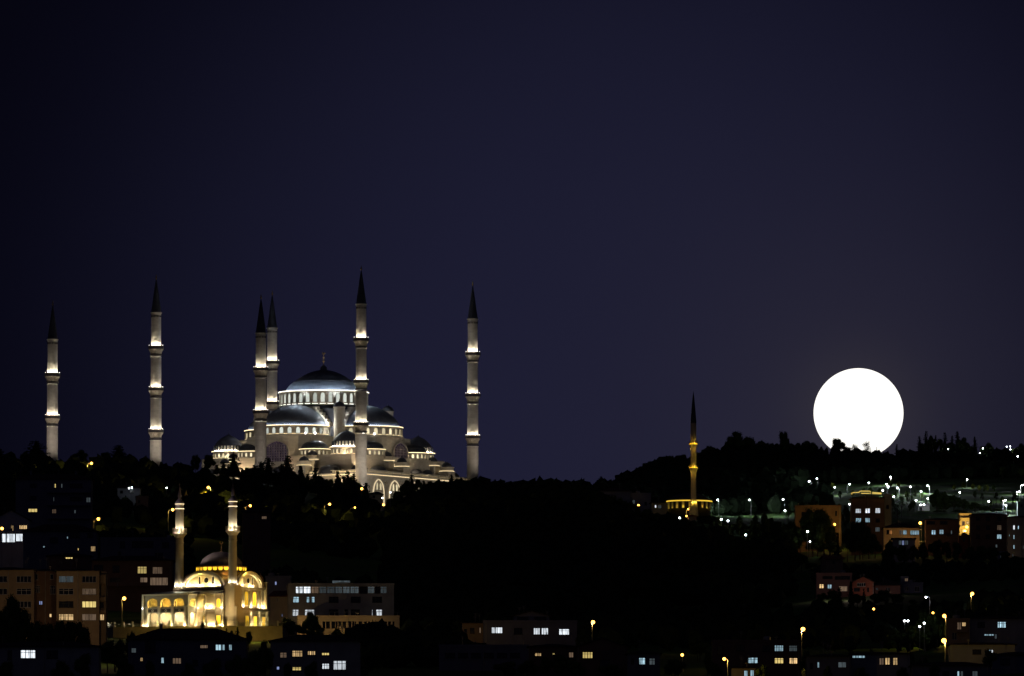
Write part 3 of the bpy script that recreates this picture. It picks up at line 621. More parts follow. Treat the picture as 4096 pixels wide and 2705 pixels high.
arch_wall(m, O1, SB, SA, -919 * SM, -12 * SM, zs(1020), zs(800), hu, 0.6, 'pointed'); arch_wall(m, O1, SB, SA, -919 * SM, -12 * SM, zs(1345), zs(1020), hl, 0.6, 'round')
arch_wall(m, O2, SA, SB, 700 * SM, 1034 * SM, zs(1020), zs(800), hu2, 0.5, 'pointed'); arch_wall(m, O2, SA, SB, 700 * SM, 1034 * SM, zs(1345), zs(1020), hl2, 0.5, 'round')
arch_wall(m, SC + SB * -919 * SM, SA, -SB, 500 * SM, 1034 * SM, zs(1345), zs(800), [], 0.5, 'round')
po = m.build('porch_wall', mat('porch_grey_render', (0.34, 0.33, 0.29), 0.85, 0.08, 0.5), sm)
m = MB(); m.prism(srect(560, 1020, -905, -20), zs(1016), zs(1008)); m.prism(srect(560, 1020, -905, -20), zs(1346), zs(1340)); m.prism(srect(545, 800, -905, -20), zs(1339), zs(800))
m.build('porch_inner_wall', M['plaster'], po)
for b in (-830, -583, -318, -60):   # piers with capitals
    m = MB(); box_s(m, 1034, 1050, b - 22, b + 22, 1345, 1000); box_s(m, 1034, 1062, b - 36, b + 36, 1002, 985); m.build('pilaster', M['pcol'], po)
m = MB(); box_s(m, 1020, 1058, -924, -884, 1345, 800); m.build('corner_pilaster', M['pcol'], po)
m = MB()
for b in (-715, -450, -176): box_s(m, 1034, 1038, b - 92, b + 92, 1082, 1030)
m.build('dark_panel', M['darkband'], po)
for b in (-715, -450, -176):
    m = MB(); disc(m, O1 + SB * b * SM + UP * zs(1056), SB, SA, 13 * SM, 21 * SM, 5 * SM); m.build('panel_ring', M['pcol'], po)
bayp = [(750, -12), (750, 120), (830, 210), (830, 407), (750, 480), (750, 517)]
m = MB(); m.prism([Sm(a, b, 0) for a, b in bayp] + [Sm(540, 517, 0), Sm(540, -12, 0)], zs(1345), zs(800)); bo = m.build('bay_wall', M['plaster'], sm)
m = MB()   # cornices following the whole front, mid string course on the bay
front = [(1034, -919), (1034, -12), (750, -12), (750, 120), (830, 210), (830, 407), (750, 480), (750, 517)]
def course(mb, pts, y1, y0, out):
    for i in range(len(pts) - 1):
        p0, p1 = Sm(*pts[i], 0), Sm(*pts[i + 1], 0); p0.z = p1.z = 0; t = (p1 - p0).normalized(); n = t.cross(UP)
        L = (p1 - p0).length; mb.obox(p0, t, UP, n, -0.02 * i, L + 0.01 * i, -0.3, out + 0.002 * i, zs(y1) - 0.001 * i, zs(y0) + 0.001 * i)
course(m, front, 800, 788, 0.35); course(m, front, 788, 778, 0.55); m.build('porch_cornice', M['pcol'], sm)
m = MB(); course(m, front[2:], 1080, 1068, 0.3); m.build('string_course', M['pcol'], bo)
m = MB()   # lead roof of the porch and bay
fr = [Sm(a, b, 778) for a, b in front]; bk = [Sm(600, b, 715) for a, b in front]
for i in range(len(front) - 1):
    m.quad(fr[i], fr[i + 1], bk[i + 1], bk[i])
m.quad(bk[0], fr[0], Sm(600, -919, 778), bk[0])
m.build('porch_roof', M['lead'], sm)
# bay: shallow framed panels and windows
m = MB()
faces = [((750, -12), (750, 120)), ((750, 120), (830, 210)), ((830, 210), (830, 407)), ((830, 407), (750, 480)), ((750, 480), (750, 517))]
for (p, q) in faces:
    p0, p1 = Sm(*p, 0), Sm(*q, 0); p0.z = p1.z = 0; t = (p1 - p0).normalized(); n = t.cross(UP)
    for u in (0.0,): m.obox(p0, t, UP, n, u, u + 0.12, 0.0, 0.12, zs(1340), zs(802))
m.build('corner_moulding', M['pcol'], bo)
def swin(parent, a, b, n, t, hw, yb, ysp, yt, mt, kind='round', name='window', off=0.03, bars=2):
    w = MB(); c = Sm(a, b, 0); c.z = 0; panel(w, c, t, n, hw * SM, zs(yb), zs(ysp), zs(yt), off, kind, pane=1, fw=0.14, fo=0.16)
    for k in range(1, bars): x = -hw * SM + 2 * hw * SM * k / bars; w.obox(c, t, UP, n, x - 0.03, x + 0.03, off, off + 0.08, zs(yb), zs(ysp))
    w.build(name, [M['pcol'], mt], parent)
swin(bo, 790, 165, (SA * 0.75 - SB * 0.66).normalized(), (SB * 0.75 + SA * 0.66).normalized(), 30, 1010, 895, 870, M['glass'])
swin(bo, 790, 443, (SA * 0.67 + SB * 0.73).normalized(), (SB * 0.67 - SA * 0.73).normalized(), 36, 1010, 895, 865, E['gold'])
swin(bo, 790, 165, (SA * 0.75 - SB * 0.66).normalized(), (SB * 0.75 + SA * 0.66).normalized(), 38, 1240, 1150, 1148, E['gold'], name='door')
swin(bo, 790, 443, (SA * 0.67 + SB * 0.73).normalized(), (SB * 0.67 - SA * 0.73).normalized(), 38, 1290, 1150, 1148, E['gold'], name='door')
for b in (-740, -470, -200): swin(po, 800, b, SA, SB, 36, 1338, 1215, 1212, E['gold'], name='door', bars=3)
for b in (-700, -430, -160): swin(po, 800, b, SA, SB, 42, 990, 905, 880, M['glass'], name='inner_window', bars=3)
swin(po, 800, -715, SA, SB, 20, 988, 915, 895, E['gold'], name='inner_window', off=0.2)
# right-hand face: pilasters, tall gold windows, lower block with doors
m = MB(); box_s(m, -545, 430, 545, 600, 1345, 1010); box_s(m, -550, 440, 540, 612, 1012, 996); lo = m.build('lower_block', M['plaster'], sm)
def fb(x): return (1866 - x) / 0.5105     # screen column -> position along the right-hand face
for x in (1826, 1957): swin(sm, fb(x), 547, SB, SA, 58, 950, 760, 722, E['gold'])
for x in (1790, 1922, 2058): swin(sm, fb(x) - 10, 602, SB, SA, 52, 1335, 1140, 1138, E['gold'], name='door', bars=3)
m = MB()
for x in (1765, 1895, 2012, 2085):
    for dx in (-12, 12): m.obox(SC, SA, UP, SB, (fb(x) + dx * 1.6 - 12) * SM, (fb(x) + dx * 1.6 + 12) * SM, 540 * SM, 560 * SM, zs(995), zs(690))
m.build('pilaster', M['pcol'], sm)
m = MB()
for x in (1850, 1992, 2112):
    for dx in (-10, 10): m.obox(SC, SA, UP, SB, (fb(x) + dx * 1.8 - 12) * SM, (fb(x) + dx * 1.8 + 12) * SM, 596 * SM, 616 * SM, zs(1342), zs(1050))
m.obox(SC, SA, UP, SB, -560 * SM, 440 * SM, 590 * SM, 625 * SM, zs(1050), zs(1036)); m.obox(SC, SA, UP, SB, -560 * SM, 440 * SM, 596 * SM, 612 * SM, zs(1082), zs(1074))
m.build('pilaster_order', M['pcol'], lo)
m = MB(); c = Sm(-510, 560, 0); c.z = 0; m.lathe(c, [(40 * SM, zs(1345)), (40 * SM, zs(560)), (58 * SM, zs(556)), (58 * SM, zs(545)), (0.1, zs(544))], 8); to = m.build('corner_turret', M['plaster'], sm)
m = MB(); c2 = Sm(-420, 520, 0); c2.z = 0; m.lathe(c2, [(52 * SM, zs(660)), (52 * SM, zs(545)), (56 * SM, zs(520)), (50 * SM, zs(480)), (34 * SM, zs(445)), (14 * SM, zs(428)), (6 * SM, zs(415)), (9 * SM, zs(405)), (0.02, zs(385))], 16); m.build('turret_dome', M['clay'], to, 30)
# minarets of the small mosque
def small_minaret(px, ypd, label, wide):
    """ypd: screen row offset in the small-mosque scale"""
    a = 600; c = P(px, 2400, SY - 13.0 if wide else SY - 3.6); Yv = c.y
    def z(y): return P(px, 1900 + (y + ypd) / 2.24, Yv).z
    r = empty('slender_minaret', Vector((c.x, Yv, z(1380))), label, 'minaret', 'two minarets of the small mosque'); O = Vector((c.x, Yv, 0)); u = Yv * KP / 2.24
    s = MB(); s.lathe(O, [(41 * u, z(985)), (41 * u, z(950)), (38 * u, z(940)), (36.5 * u, z(592)), (40 * u, z(590)), (40 * u, z(584)), (36.5 * u, z(582)), (36.5 * u, z(545)), (52 * u, z(522)), (62 * u, z(512)), (67 * u, z(508)), (67 * u, z(503)), (37.5 * u, z(502)), (37.5 * u, z(290)), (41 * u, z(286)), (41 * u, z(278)), (37.5 * u, z(276)), (37.5 * u, z(246)), (41 * u, z(242)), (41 * u, z(236)), (0.02, z(235))], 16)
    s.build('shaft', mat('minaret_pale_stone', (0.50, 0.46, 0.37), 0.8, 0.08, 0.4), r, 30)
    p = MB()
    for k in range(12):
        an = 2 * math.pi * (k + 0.5) / 12; n = Vector((math.cos(an), math.sin(an), 0)); t = Vector((-n.y, n.x, 0)); p.obox(O, t, UP, n, -15 * u, 15 * u, 60 * u, 63 * u, z(502), z(466 - 6 * (k % 2)))
        p.obox(O, t, UP, n, -3 * u, 3 * u, 60 * u, 67 * u, z(502), z(458))
    p.build('balcony_parapet', M['carved'], r)
    k_ = MB(); k_.lathe(O, [(43 * u, z(235)), (40 * u, z(222)), (24 * u, z(205)), (14 * u, z(192)), (13 * u, z(186)), (17 * u, z(172)), (12 * u, z(125)), (8 * u, z(118)), (4 * u, z(108)), (6 * u, z(98)), (3 * u, z(88)), (1.5 * u, z(70)), (0.02, z(48))], 16); k_.build('spire', M['domeslate'], r, 30); plight('spire_fill', O + Vector((-1.2, -2.0, z(236))), 30, (1.0, 0.8, 0.9), 0.0, r)  # small fill light added so the spire shows
    b = MB()
    if wide:
        w0, w1 = 105 * SM, 80 * SM
        b.obox(O, SB, UP, SA, -w0, w0 * 0.95, -w1 * 1.3, w1 * 1.3, z(1385), z(1000)); b.obox(O, SB, UP, SA, -w0 * 1.02, w0, -w1 * 1.35, w1 * 1.35, z(1000), z(990)); b.obox(O, SB, UP, SA, -w0 * 0.9, w0 * 0.85, -w1 * 1.2, w1 * 1.2, z(990), z(970)); b.obox(O, SB, UP, SA, w0 * 0.9, w0 * 1.35, -w1 * 1.25, w1 * 1.25, z(1385), z(1180))
    else: b.obox(O, SB, UP, SA, -80 * SM, 80 * SM, -80 * SM, 80 * SM, z(1385), z(990))
    b.build('pedestal', M['plaster'], r)
    WL = (1.0, 0.86, 0.62)
    for an in (-150, -90, -30): plight('balcony_uplight', O + Vector((math.cos(R(an)) * 52 * u, math.sin(R(an)) * 52 * u, z(490))), 900, WL, 0.1, r)
    for an in (-165, -115, -65, -15): plight('base_uplight', O + Vector((math.cos(R(an)) * 52 * u, math.sin(R(an)) * 52 * u, z(966))), 110, WL, 0.05, r)
    l = MB()
    for an in (-150, -90, -30): l.lathe(O + Vector((math.cos(R(an)) * 45 * u, math.sin(R(an)) * 45 * u, z(984))), [(0.12, 0), (0.12, 0.3), (0.02, 0.35)], 8)
    l.build('base_lamp', E['dot'], r)
    l = MB(); l.lathe(O, [(38 * u, z(286)), (41.5 * u, z(285)), (41.5 * u, z(280)), (38 * u, z(279))], 16); l.lathe(O, [(38 * u, z(243)), (41.5 * u, z(242)), (41.5 * u, z(238)), (38 * u, z(237))], 16); l.build('light_band', E['strip'], r)
small_minaret(717.6, 22, 'pale slender minaret at the left corner of the small mosque, behind its porch', False)
small_minaret(930.6, 0, 'bronze lit slender minaret in front of the small mosque dome, on a big square pedestal', True)
# lamps of the small mosque
WL = (1.0, 0.76, 0.36); GL = (1.0, 0.60, 0.10)
def ul(a, b, y, pw, colr=WL, rad=0.06, d=0.0):
    g_ = MB(); g_.lathe(Sm(a, b, y + 9), [(0.02, 0.12), (0.13, 0.1), (0.15, -0.1), (0.02, -0.12)], 8)
    if pw > 20: g_.build('uplight', E['dot'], sm)
    return plight('wall_uplight', Sm(a, b, y - 4), pw * 6.0, colr, rad, sm)
for b in (-300, -115, -70, 110, 160, 330): ul(548, b, 640, 55)
for b in (-200, 220): ul(575, b, 600, 30)
for x in (1720, 1780, 1900, 1945): ul(fb(x), 550, 636, 40)
for a, b in ((1060, -905), (765, 15), (845, 240), (845, 330), (765, 500)): ul(a, b, 1010, 45)
for a, b in ((765, 10), (848, 225), (848, 300), (848, 375), (765, 505), (1062, -905), (1066, -583), (1066, -318), (1066, -60), (1066, -830)): ul(a, b, 1325, 60)
for x in (1765, 1895, 2020, 2085): ul(fb(x), 575, 985, 60)
for x in (1850, 1992, 2112): ul(fb(x) - 20, 630, 1325, 80); ul(fb(x), 620, 1098, 12)
for b in (-715, -450, -176): plight('porch_lamp', Sm(930, b, 1120), 750, (1.0, 0.82, 0.50), 0.15, sm); plight('porch_upper_lamp', Sm(960, b - 40, 985), 420, GL, 0.1, sm)
plight('porch_lamp', Sm(860, -80, 985), 300, GL, 0.1, sm); plight('porch_lamp', Sm(860, -60, 1150), 400, WL, 0.1, sm)
for px in (800, 905, 985, 1040): plight('roof_edge_lamp', P(px, 2296, SY - 7.5), 120, GL, 0.2, sm)
plight('pedestal_floodlight', Sm(1150, 560, 1325), 2000, (1.0, 0.78, 0.46), 0.3, sm, R(64), Sm(704, 620, 900))
plight('dome_fill', Sm(520, -400, -60), 1500, (1.0, 0.80, 0.68), 0.2, sm, R(60), Sm(0, 0, 150))  # fill spot added to lift the dim dome
plight('front_floodlight', Sm(1700, -1500, 1330), 3600, (0.95, 0.90, 0.66), 0.4, sm, R(46), Sm(700, -100, 700))
plight('side_floodlight', Sm(300, 2300, 1300), 9000, (1.0, 0.56, 0.14), 0.4, sm, R(60), Sm(500, 400, 300))

l = MB()
for a, b, y in ((1060, -905, 1010), (845, 240, 1320), (1066, -583, 1335), (1066, -318, 1335), (1066, -60, 1335)): l.lathe(Sm(a, b, y), [(0.02, 0.16), (0.14, 0.1), (0.14, -0.1), (0.02, -0.16)], 8)
l.build('floor_lamp', E['dot'], sm)
# ---- terrace wall and its fence
tw = empty('terrace_wall', P(740, 2540, SY - 24), 'long ochre lit retaining wall below the small mosque terrace', 'wall')
Wp = [P(372, 2545, SY + 6), P(452, 2545, SY - 16), P(700, 2545, SY - 24), P(1130, 2545, SY - 24)]
m = MB()
ztop = P(700, 2507, SY - 24).z
for i in range(3):
    p0, p1 = Wp[i].copy(), Wp[i + 1].copy(); p0.z = p1.z = 0; t = (p1 - p0).normalized(); n = t.cross(UP)
    m.obox(p0, t, UP, n, 0, (p1 - p0).length, -0.6, 0.0, ztop - 14, ztop - 0.01 * i); m.obox(p0, t, UP, n, 0, (p1 - p0).length, -0.7, 0.12, ztop, ztop + 0.15 + 0.002 * i)
m.build('wall', M['concrete'], tw)
m = MB(); m.prism([(Wp[0].x, Wp[0].y + .5), (Wp[1].x, Wp[1].y + .5), (Wp[2].x, Wp[2].y + .5), (Wp[3].x, Wp[3].y + .5), (Wp[3].x + 3, SY + 30), (Wp[0].x, SY + 30)], ztop - 12, ztop - 0.05); m.build('terrace_paving', M['path'], tw)
fe = empty('terrace_fence', P(740, 2500, SY - 24), 'low white lattice fence with stone posts along the terrace edge before the small mosque', 'fence')
m = MB(); rl = MB()
for i in range(3):
    p0, p1 = Wp[i].copy(), Wp[i + 1].copy(); p0.z = p1.z = 0; t = (p1 - p0).normalized(); n = t.cross(UP); L = (p1 - p0).length; k = 0.3
    while k < L: m.obox(p0, t, UP, n, k - 0.16, k + 0.16, -0.5, -0.15, ztop + 0.15, ztop + 1.55); m.obox(p0, t, UP, n, k - 0.2, k + 0.2, -0.55, -0.1, ztop + 1.55, ztop + 1.65); k += 2.75
    rl.obox(p0, t, UP, n, 0, L, -0.36, -0.3, ztop + 1.05, ztop + 1.12); rl.obox(p0, t, UP, n, 0, L, -0.36, -0.3, ztop + 0.3, ztop + 0.36)
    k = 0.0
    while k < L: rl.obox(p0, t, UP, n, k, k + 0.04, -0.34, -0.31, ztop + 0.36, ztop + 1.05); k += 0.22
m.build('post', M['trim'], fe); rl.build('railing', M['metal'], fe)

for px, dy in ((560, 34), (700, 34), (860, 34), (1020, 34)):
    q_ = P(px, 2540, SY - dy); q_.z = max(th(q_.x, q_.y) + 1.0, P(px, 2540, SY - dy).z); plight('wall_wash_lamp', q_, 520, (1.0, 0.64, 0.10), 0.3, tw)
# ================================================================== yellow-lit minaret and its round hall, right of centre
RY = 4080.0
def r2(x, y): return 2300 + x * 0.3827, 1550 + y * 0.3827
mp = P(*r2(1239, 1210), RY); ru = RY * KP * 0.3827
def rz(y): return P(2774, 1550 + y * 0.3827, RY).z
ym = empty('yellow_lit_minaret', Vector((mp.x, RY, rz(1330))), 'slender dark grey minaret with two yellow lit balconies below the right ridge', 'minaret')
O = Vector((mp.x, RY, 0)); M['greystone'] = mat('grey_minaret_stone', (0.36, 0.34, 0.34), 0.8, 0.1, 0.5)
m = MB(); m.lathe(O, [(52 * ru, rz(1345)), (44 * ru, rz(1260)), (34 * ru, rz(1212)), (31 * ru, rz(1205)), (30 * ru, rz(885)), (31 * ru, rz(640)), (31 * ru, rz(372)), (0.1, rz(371))], 16, flute=16, fd=0.03)
for y in (600, 845): m.lathe(O, [(31 * ru, rz(y + 45)), (36 * ru, rz(y + 28)), (43 * ru, rz(y + 10)), (48 * ru, rz(y)), (48 * ru, rz(y - 5)), (31 * ru, rz(y - 6))], 20)
m.build('shaft', M['greystone'], ym, 30)
m = MB(); m.lathe(O, [(33 * ru, rz(373)), (30 * ru, rz(345)), (20 * ru, rz(220)), (10 * ru, rz(110)), (2 * ru, rz(50)), (0.02, rz(35))], 16); m.build('spire', M['lead'], ym, 40)
for y in (600, 845):
    m = MB(); m.lathe(O, [(47 * ru, rz(y - 32)), (48 * ru, rz(y - 36)), (46 * ru, rz(y - 36)), (45 * ru, rz(y - 32))], 20)
    for k in range(16):
        an = 2 * math.pi * k / 16; n = Vector((math.cos(an), math.sin(an), 0)); m.obox(O, Vector((-n.y, n.x, 0)), UP, n, -0.12, 0.12, 45 * ru, 47 * ru, rz(y - 5), rz(y - 33))
    bo = m.build('balcony_railing', M['darkframe'], ym); ring('balcony_light', O, 42 * ru, 45 * ru, rz(y - 6), emm('yellow_balcony_light', (1.0, 0.60, 0.03), 5.0), bo, 20, 0.12)
    for k in range(10):
        an = 2 * math.pi * (k + .5) / 10; plight('yellow_uplight', O + Vector((math.cos(an) * 38 * ru, math.sin(an) * 38 * ru, rz(y - 12))), 75, (1.0, 0.62, 0.05), 0.08, ym) if math.sin(an) < 0.3 else None
    plight('corbel_light', O + Vector((5, -7, rz(y + 75))), 80, (1.0, 0.55, 0.06), 0.2, ym)
    for an in (-150, -90, -30): plight('corbel_light', O + Vector((math.cos(R(an)) * 62 * ru, math.sin(R(an)) * 62 * ru, rz(y + 55))), 35, (1.0, 0.6, 0.06), 0.1, ym)
for an in (-160, -115, -65, -20): plight('yellow_uplight', O + Vector((math.cos(R(an)) * 38 * ru, math.sin(R(an)) * 38 * ru, rz(1200))), 130, (1.0, 0.62, 0.05), 0.08, ym)
hc = P(*r2(1195, 1250), RY + 14); hc = Vector((hc.x, hc.y, 0)); hr = 238 * ru
def hz(y): return P(2760, 1550 + y * 0.3827, RY + 14 - hr * 0.7).z
rh = empty('round_hall', Vector((hc.x, hc.y, hz(1300))), 'low round mosque hall with a yellow lit eaves line behind the slender minaret', 'mosque')
m = MB(); m.lathe(hc, [(hr * 0.93, hz(1345)), (hr * 0.93, hz(1196)), (hr * 1.0, hz(1194)), (hr * 1.0, hz(1184)), (0.1, hz(1180))], 40); m.build('wall', mat('dark_hall_wall', (0.016, 0.014, 0.014), 0.8, 0.2, 0.5), rh, 30)
m = MB(); m.lathe(hc, [(hr * 0.98, hz(1184)), (hr * 0.86, hz(1150)), (hr * 0.6, hz(1118)), (hr * 0.3, hz(1100)), (0.1, hz(1094))], 40); m.build('dome', M['lead'], rh, 40)
for k in range(20):
    an = math.pi * 2 * k / 20; n = Vector((math.cos(an), math.sin(an), 0)); t = Vector((-n.y, n.x, 0))
    if n.y > 0.2: continue
    m = MB(); m.obox(hc, t, UP, n, -0.45, 0.45, hr * 0.92, hr * 0.965, hz(1262), hz(1196)); m.build('pilaster', M['trim'], rh)
    plight('yellow_uplight', hc + n * (hr * 1.01) + UP * hz(1254), 16, (1.0, 0.62, 0.05), 0.08, rh)
ring('eaves_light', hc, hr * 1.0, hr * 1.012, hz(1191), emm('eaves_light_yellow', (1.0, 0.62, 0.06), 0.9), rh, 40, 0.5)
# ================================================================== houses and apartment blocks
WK = {'warm': 'warm', 'yellow': 'yellow', 'white': 'white', 'cyan': 'cyan', 'dc': 'dimc', 'dw': 'dimw', 'blue': 'blue', 'orange': 'orange', 'gold': 'gold'}
BLD = []
def house(name, label, x0, x1, y0, y1, Y, yaw=0, depth=11.0, roof='flat', wall='tan', wins=(), rh_=0.0, balc=(), cat='house', group=None, roofm=None, chim=()):
    yw = R(yaw); t = Vector((math.cos(yw), math.sin(yw), 0)); n = Vector((math.sin(yw), -math.cos(yw), 0))
    c = P((x0 + x1) / 2, (y0 + y1) / 2, Y); P0 = Vector((c.x, c.y, 0))
    def uz(px, py):
        d = ray(px, py); s = (P0 - Vector((0, 0, 0))).dot(n) / d.dot(n); p = d * s
        return (p - P0).dot(t), p.z + CAMZ
    xm = (x0 + x1) / 2
    u0 = uz(x0, (y0 + y1) / 2)[0]; u1 = uz(x1, (y0 + y1) / 2)[0]; zt = uz(xm, y0)[1]; zb = uz(xm, y1)[1]
    g = min(th(P0.x + t.x * u - n.x * d, P0.y + t.y * u - n.y * d) for u in (u0, u1) for d in (0, depth)); zb = min(zb, g) - 1.5
    root = empty(name, Vector((P0.x, P0.y, zb)), label, cat, group)
    W = []
    for w in wins:
        ax, bx, ay, by = w[:4]; ua, za = uz(ax, by); ub, z2 = uz(bx, ay); W.append((ua, ub, za, z2, *w[4:]))
    us = sorted(set([u0, u1] + [v for w in W for v in w[:2] if u0 < v < u1])); zz = sorted(set([zb, zt] + [v for w in W for v in w[2:4] if zb < v < zt]))
    m = MB()
    def q(u, z, d=0.0): return P0 + t * u + n * d + UP * z
    for i in range(len(us) - 1):
        for j in range(len(zz) - 1):
            cu, cz = (us[i] + us[i + 1]) / 2, (zz[j] + zz[j + 1]) / 2
            if any(w[0] < cu < w[1] and w[2] < cz < w[3] for w in W): continue
            m.quad(q(us[i], zz[j]), q(us[i + 1], zz[j]), q(us[i + 1], zz[j + 1]), q(us[i], zz[j + 1]))
    D = 0.22
    for (a, b, z0, z1, *_r) in W:
        m.quad(q(a, z0), q(b, z0), q(b, z0, -D), q(a, z0, -D)); m.quad(q(a, z1), q(b, z1), q(b, z1, -D), q(a, z1, -D)); m.quad(q(a, z0), q(a, z1), q(a, z1, -D), q(a, z0, -D)); m.quad(q(b, z0), q(b, z1), q(b, z1, -D), q(b, z0, -D))
    m.quad(q(u0, zb), q(u0, zt), q(u0, zt, -depth), q(u0, zb, -depth)); m.quad(q(u1, zb), q(u1, zt), q(u1, zt, -depth), q(u1, zb, -depth)); m.quad(q(u0, zb, -depth), q(u1, zb, -depth), q(u1, zt, -depth), q(u0, zt, -depth))
    m.quad(q(u0, zt), q(u1, zt), q(u1, zt, -depth), q(u0, zt, -depth))
    rise = uz(xm, y0 - rh_)[1] - zt if rh_ else 2.0
    if roof == 'gablef':
        cu = (u0 + u1) / 2; m.add([q(u0, zt), q(u1, zt), q(cu, zt + rise)], [(0, 1, 2)]); m.add([q(u0, zt, -depth), q(u1, zt, -depth), q(cu, zt + rise, -depth)], [(0, 1, 2)])
    if roof == 'gable':
        for u in (u0, u1): m.add([q(u, zt), q(u, zt, -depth), q(u, zt + rise, -depth / 2)], [(0, 1, 2)])
    hr = random.Random(int(x0 * 7 + y0)); nb_ = int((zt - zb) / 3.0)
    for k in range(1, max(2, nb_)):
        zz1 = zt - 3.0 * k
        if any(w[2] - .3 < zz1 < w[3] + .3 for w in W) or zz1 < zb + 1: continue
        m.obox(P0, t, UP, n, u0 - .03, u1 + .03, -0.05, 0.07, zz1 - .12, zz1 + .12)
    m.build('wall', M[wall], root)
    if u1 - u0 > 5:
        px_ = u0 + (u1 - u0) * hr.choice((0.03, 0.5, 0.97)); pp_ = MB(); pp_.tube([q(px_, zb, .12), q(px_, zt, .12)], 0.06, 5); pp_.build('downpipe', M['metal'], root)
        for k in range(hr.randint(1, 3)):
            ua_ = hr.uniform(u0 + .8, u1 - .8); an = MB(); zr = zt + (0.05 if roof == 'flat' else (uz(xm, y0 - rh_)[1] - zt if rh_ else 2.0) * 0.35); hh = hr.uniform(1.6, 3.2); dd = -hr.uniform(1.0, max(1.2, depth * .4)); an.tube([q(ua_, zr - .2, dd), q(ua_, zr + hh, dd)], 0.04, 4)
            for j in range(4): an.tube([q(ua_ - .5 + .06 * j, zr + hh - .2 * j, dd), q(ua_ + .5 - .06 * j, zr + hh - .2 * j, dd)], 0.025, 4)
            an.build('aerial', M['metal'], root)
        if hr.random() < .6:
            ua_ = hr.uniform(u0 + 1, u1 - 1); di = MB(); c_ = q(ua_, zt + 1.0, -.6); di.tube([c_ - UP * 1.1, c_], 0.05, 4); di.lathe(c_, [(0.02, 0.0), (0.3, 0.07), (0.45, 0.2), (0.46, 0.22), (0.3, 0.1), (0.02, 0.03)], 12); di.build('satellite_dish', M['trim'], root)
        if roof == 'flat' and hr.random() < .8:
            ua_ = hr.uniform(u0 + 1.5, u1 - 1.5); ta = MB(); c_ = q(ua_, zt, -depth * .5); ta.lathe(c_, [(0.9, 0.0), (0.9, 1.3), (0.7, 1.55), (0.02, 1.6)], 14); ta.build('water_tank', M['metal'], root)
    r = MB(); e = 0.55; T = 0.16; rm = M[roofm or 'darkroof']
    def slab(pts):
        k = len(pts); r.add([p for p in pts] + [p - UP * T for p in pts], [tuple(range(k)), tuple(reversed(range(k, 2 * k)))] + [(i, (i + 1) % k, k + (i + 1) % k, k + i) for i in range(k)])
    if roof == 'flat':
        for (a, b, d0, d1) in ((u0 - .1, u1 + .1, -.25, .1), (u0 - .1, u1 + .1, -depth - .1, -depth + .25), (u0 - .1, u0 + .25, -depth + .25, -.25), (u1 - .25, u1 + .1, -depth + .25, -.25)):
            r.obox(P0, t, UP, n, a, b, d0, d1, zt + .02, zt + .55)
        rm = M[roofm or wall]
    elif roof == 'hip':
        i_ = min((u1 - u0) * 0.42, depth * 0.5); A, B, C_, Dd = q(u0 - e, zt, e), q(u1 + e, zt, e), q(u1 + e, zt, -depth - e), q(u0 - e, zt, -depth - e); R0, R1 = q(u0 + i_, zt + rise, -depth / 2), q(u1 - i_, zt + rise, -depth / 2)
        for k in (A, B, C_, Dd, R0, R1): k.z += 0.18
        slab([A, B, R1, R0]); slab([C_, Dd, R0, R1]); slab([B, C_, R1]); slab([Dd, A, R0])
    elif roof == 'gable':
        for (da, dz) in ((e, 0), (-depth - e, 0)):
            slab([q(u0 - e, zt + .1 - .1, da) + UP * .2, q(u1 + e, zt, da) + UP * .2, q(u1 + e, zt + rise, -depth / 2) + UP * .25, q(u0 - e, zt + rise, -depth / 2) + UP * .25])
    elif roof == 'gablef':
        cu = (u0 + u1) / 2
        for s, uu in ((-1, u0 - e), (1, u1 + e)): slab([q(uu, zt - .1, e) + UP * .2, q(cu, zt + rise, e) + UP * .25, q(cu, zt + rise, -depth - e) + UP * .25, q(uu, zt - .1, -depth - e) + UP * .2])
    ro = r.build('roof', rm, root)
    for cu_ in chim:
        k = MB(); uu = uz(cu_, y0)[0]; k.obox(P0, t, UP, n, uu - .35, uu + .35, -depth * .5 - .3, -depth * .5 + .4, zt, zt + rise + 1.1); k.obox(P0, t, UP, n, uu - .45, uu + .45, -depth * .5 - .4, -depth * .5 + .5, zt + rise + 1.1, zt + rise + 1.25); k.build('chimney', M[wall], ro)
    for (a, b, z0, z1, kind, nv, *o_) in W:
        lit = kind not in ('dark', 'darkp'); f = MB(); fw = 0.09; fm = M['frame'] if kind in ('darkp', 'dc', 'dw') else M['darkframe']
        for (ua, ub, za, z2) in ((a, b, z0, z0 + fw), (a, b, z1 - fw, z1), (a, a + fw, z0 + fw, z1 - fw), (b - fw, b, z0 + fw, z1 - fw)): f.obox(P0, t, UP, n, ua, ub, -0.20, -0.12, za, z2)
        for k in range(1, nv): uu = a + (b - a) * k / nv; f.obox(P0, t, UP, n, uu - .06, uu + .06, -0.195, -0.125, z0 + fw, z1 - fw)
        if (o_ and o_[0]): zz_ = z0 + (z1 - z0) * .68; f.obox(P0, t, UP, n, a + fw, b - fw, -0.192, -0.128, zz_ - .05, zz_ + .05)
        f.obox(P0, t, UP, n, a - .06, b + .06, -.1, .1, z0 - .09, z0 - .001)
        wo = f.build('window', fm, root); g_ = MB(); g_.quad(q(a, z0, -.21), q(b, z0, -.21), q(b, z1, -.21), q(a, z1, -.21)); g_.build('pane', E[WK[kind]] if lit else M['glass'], wo)
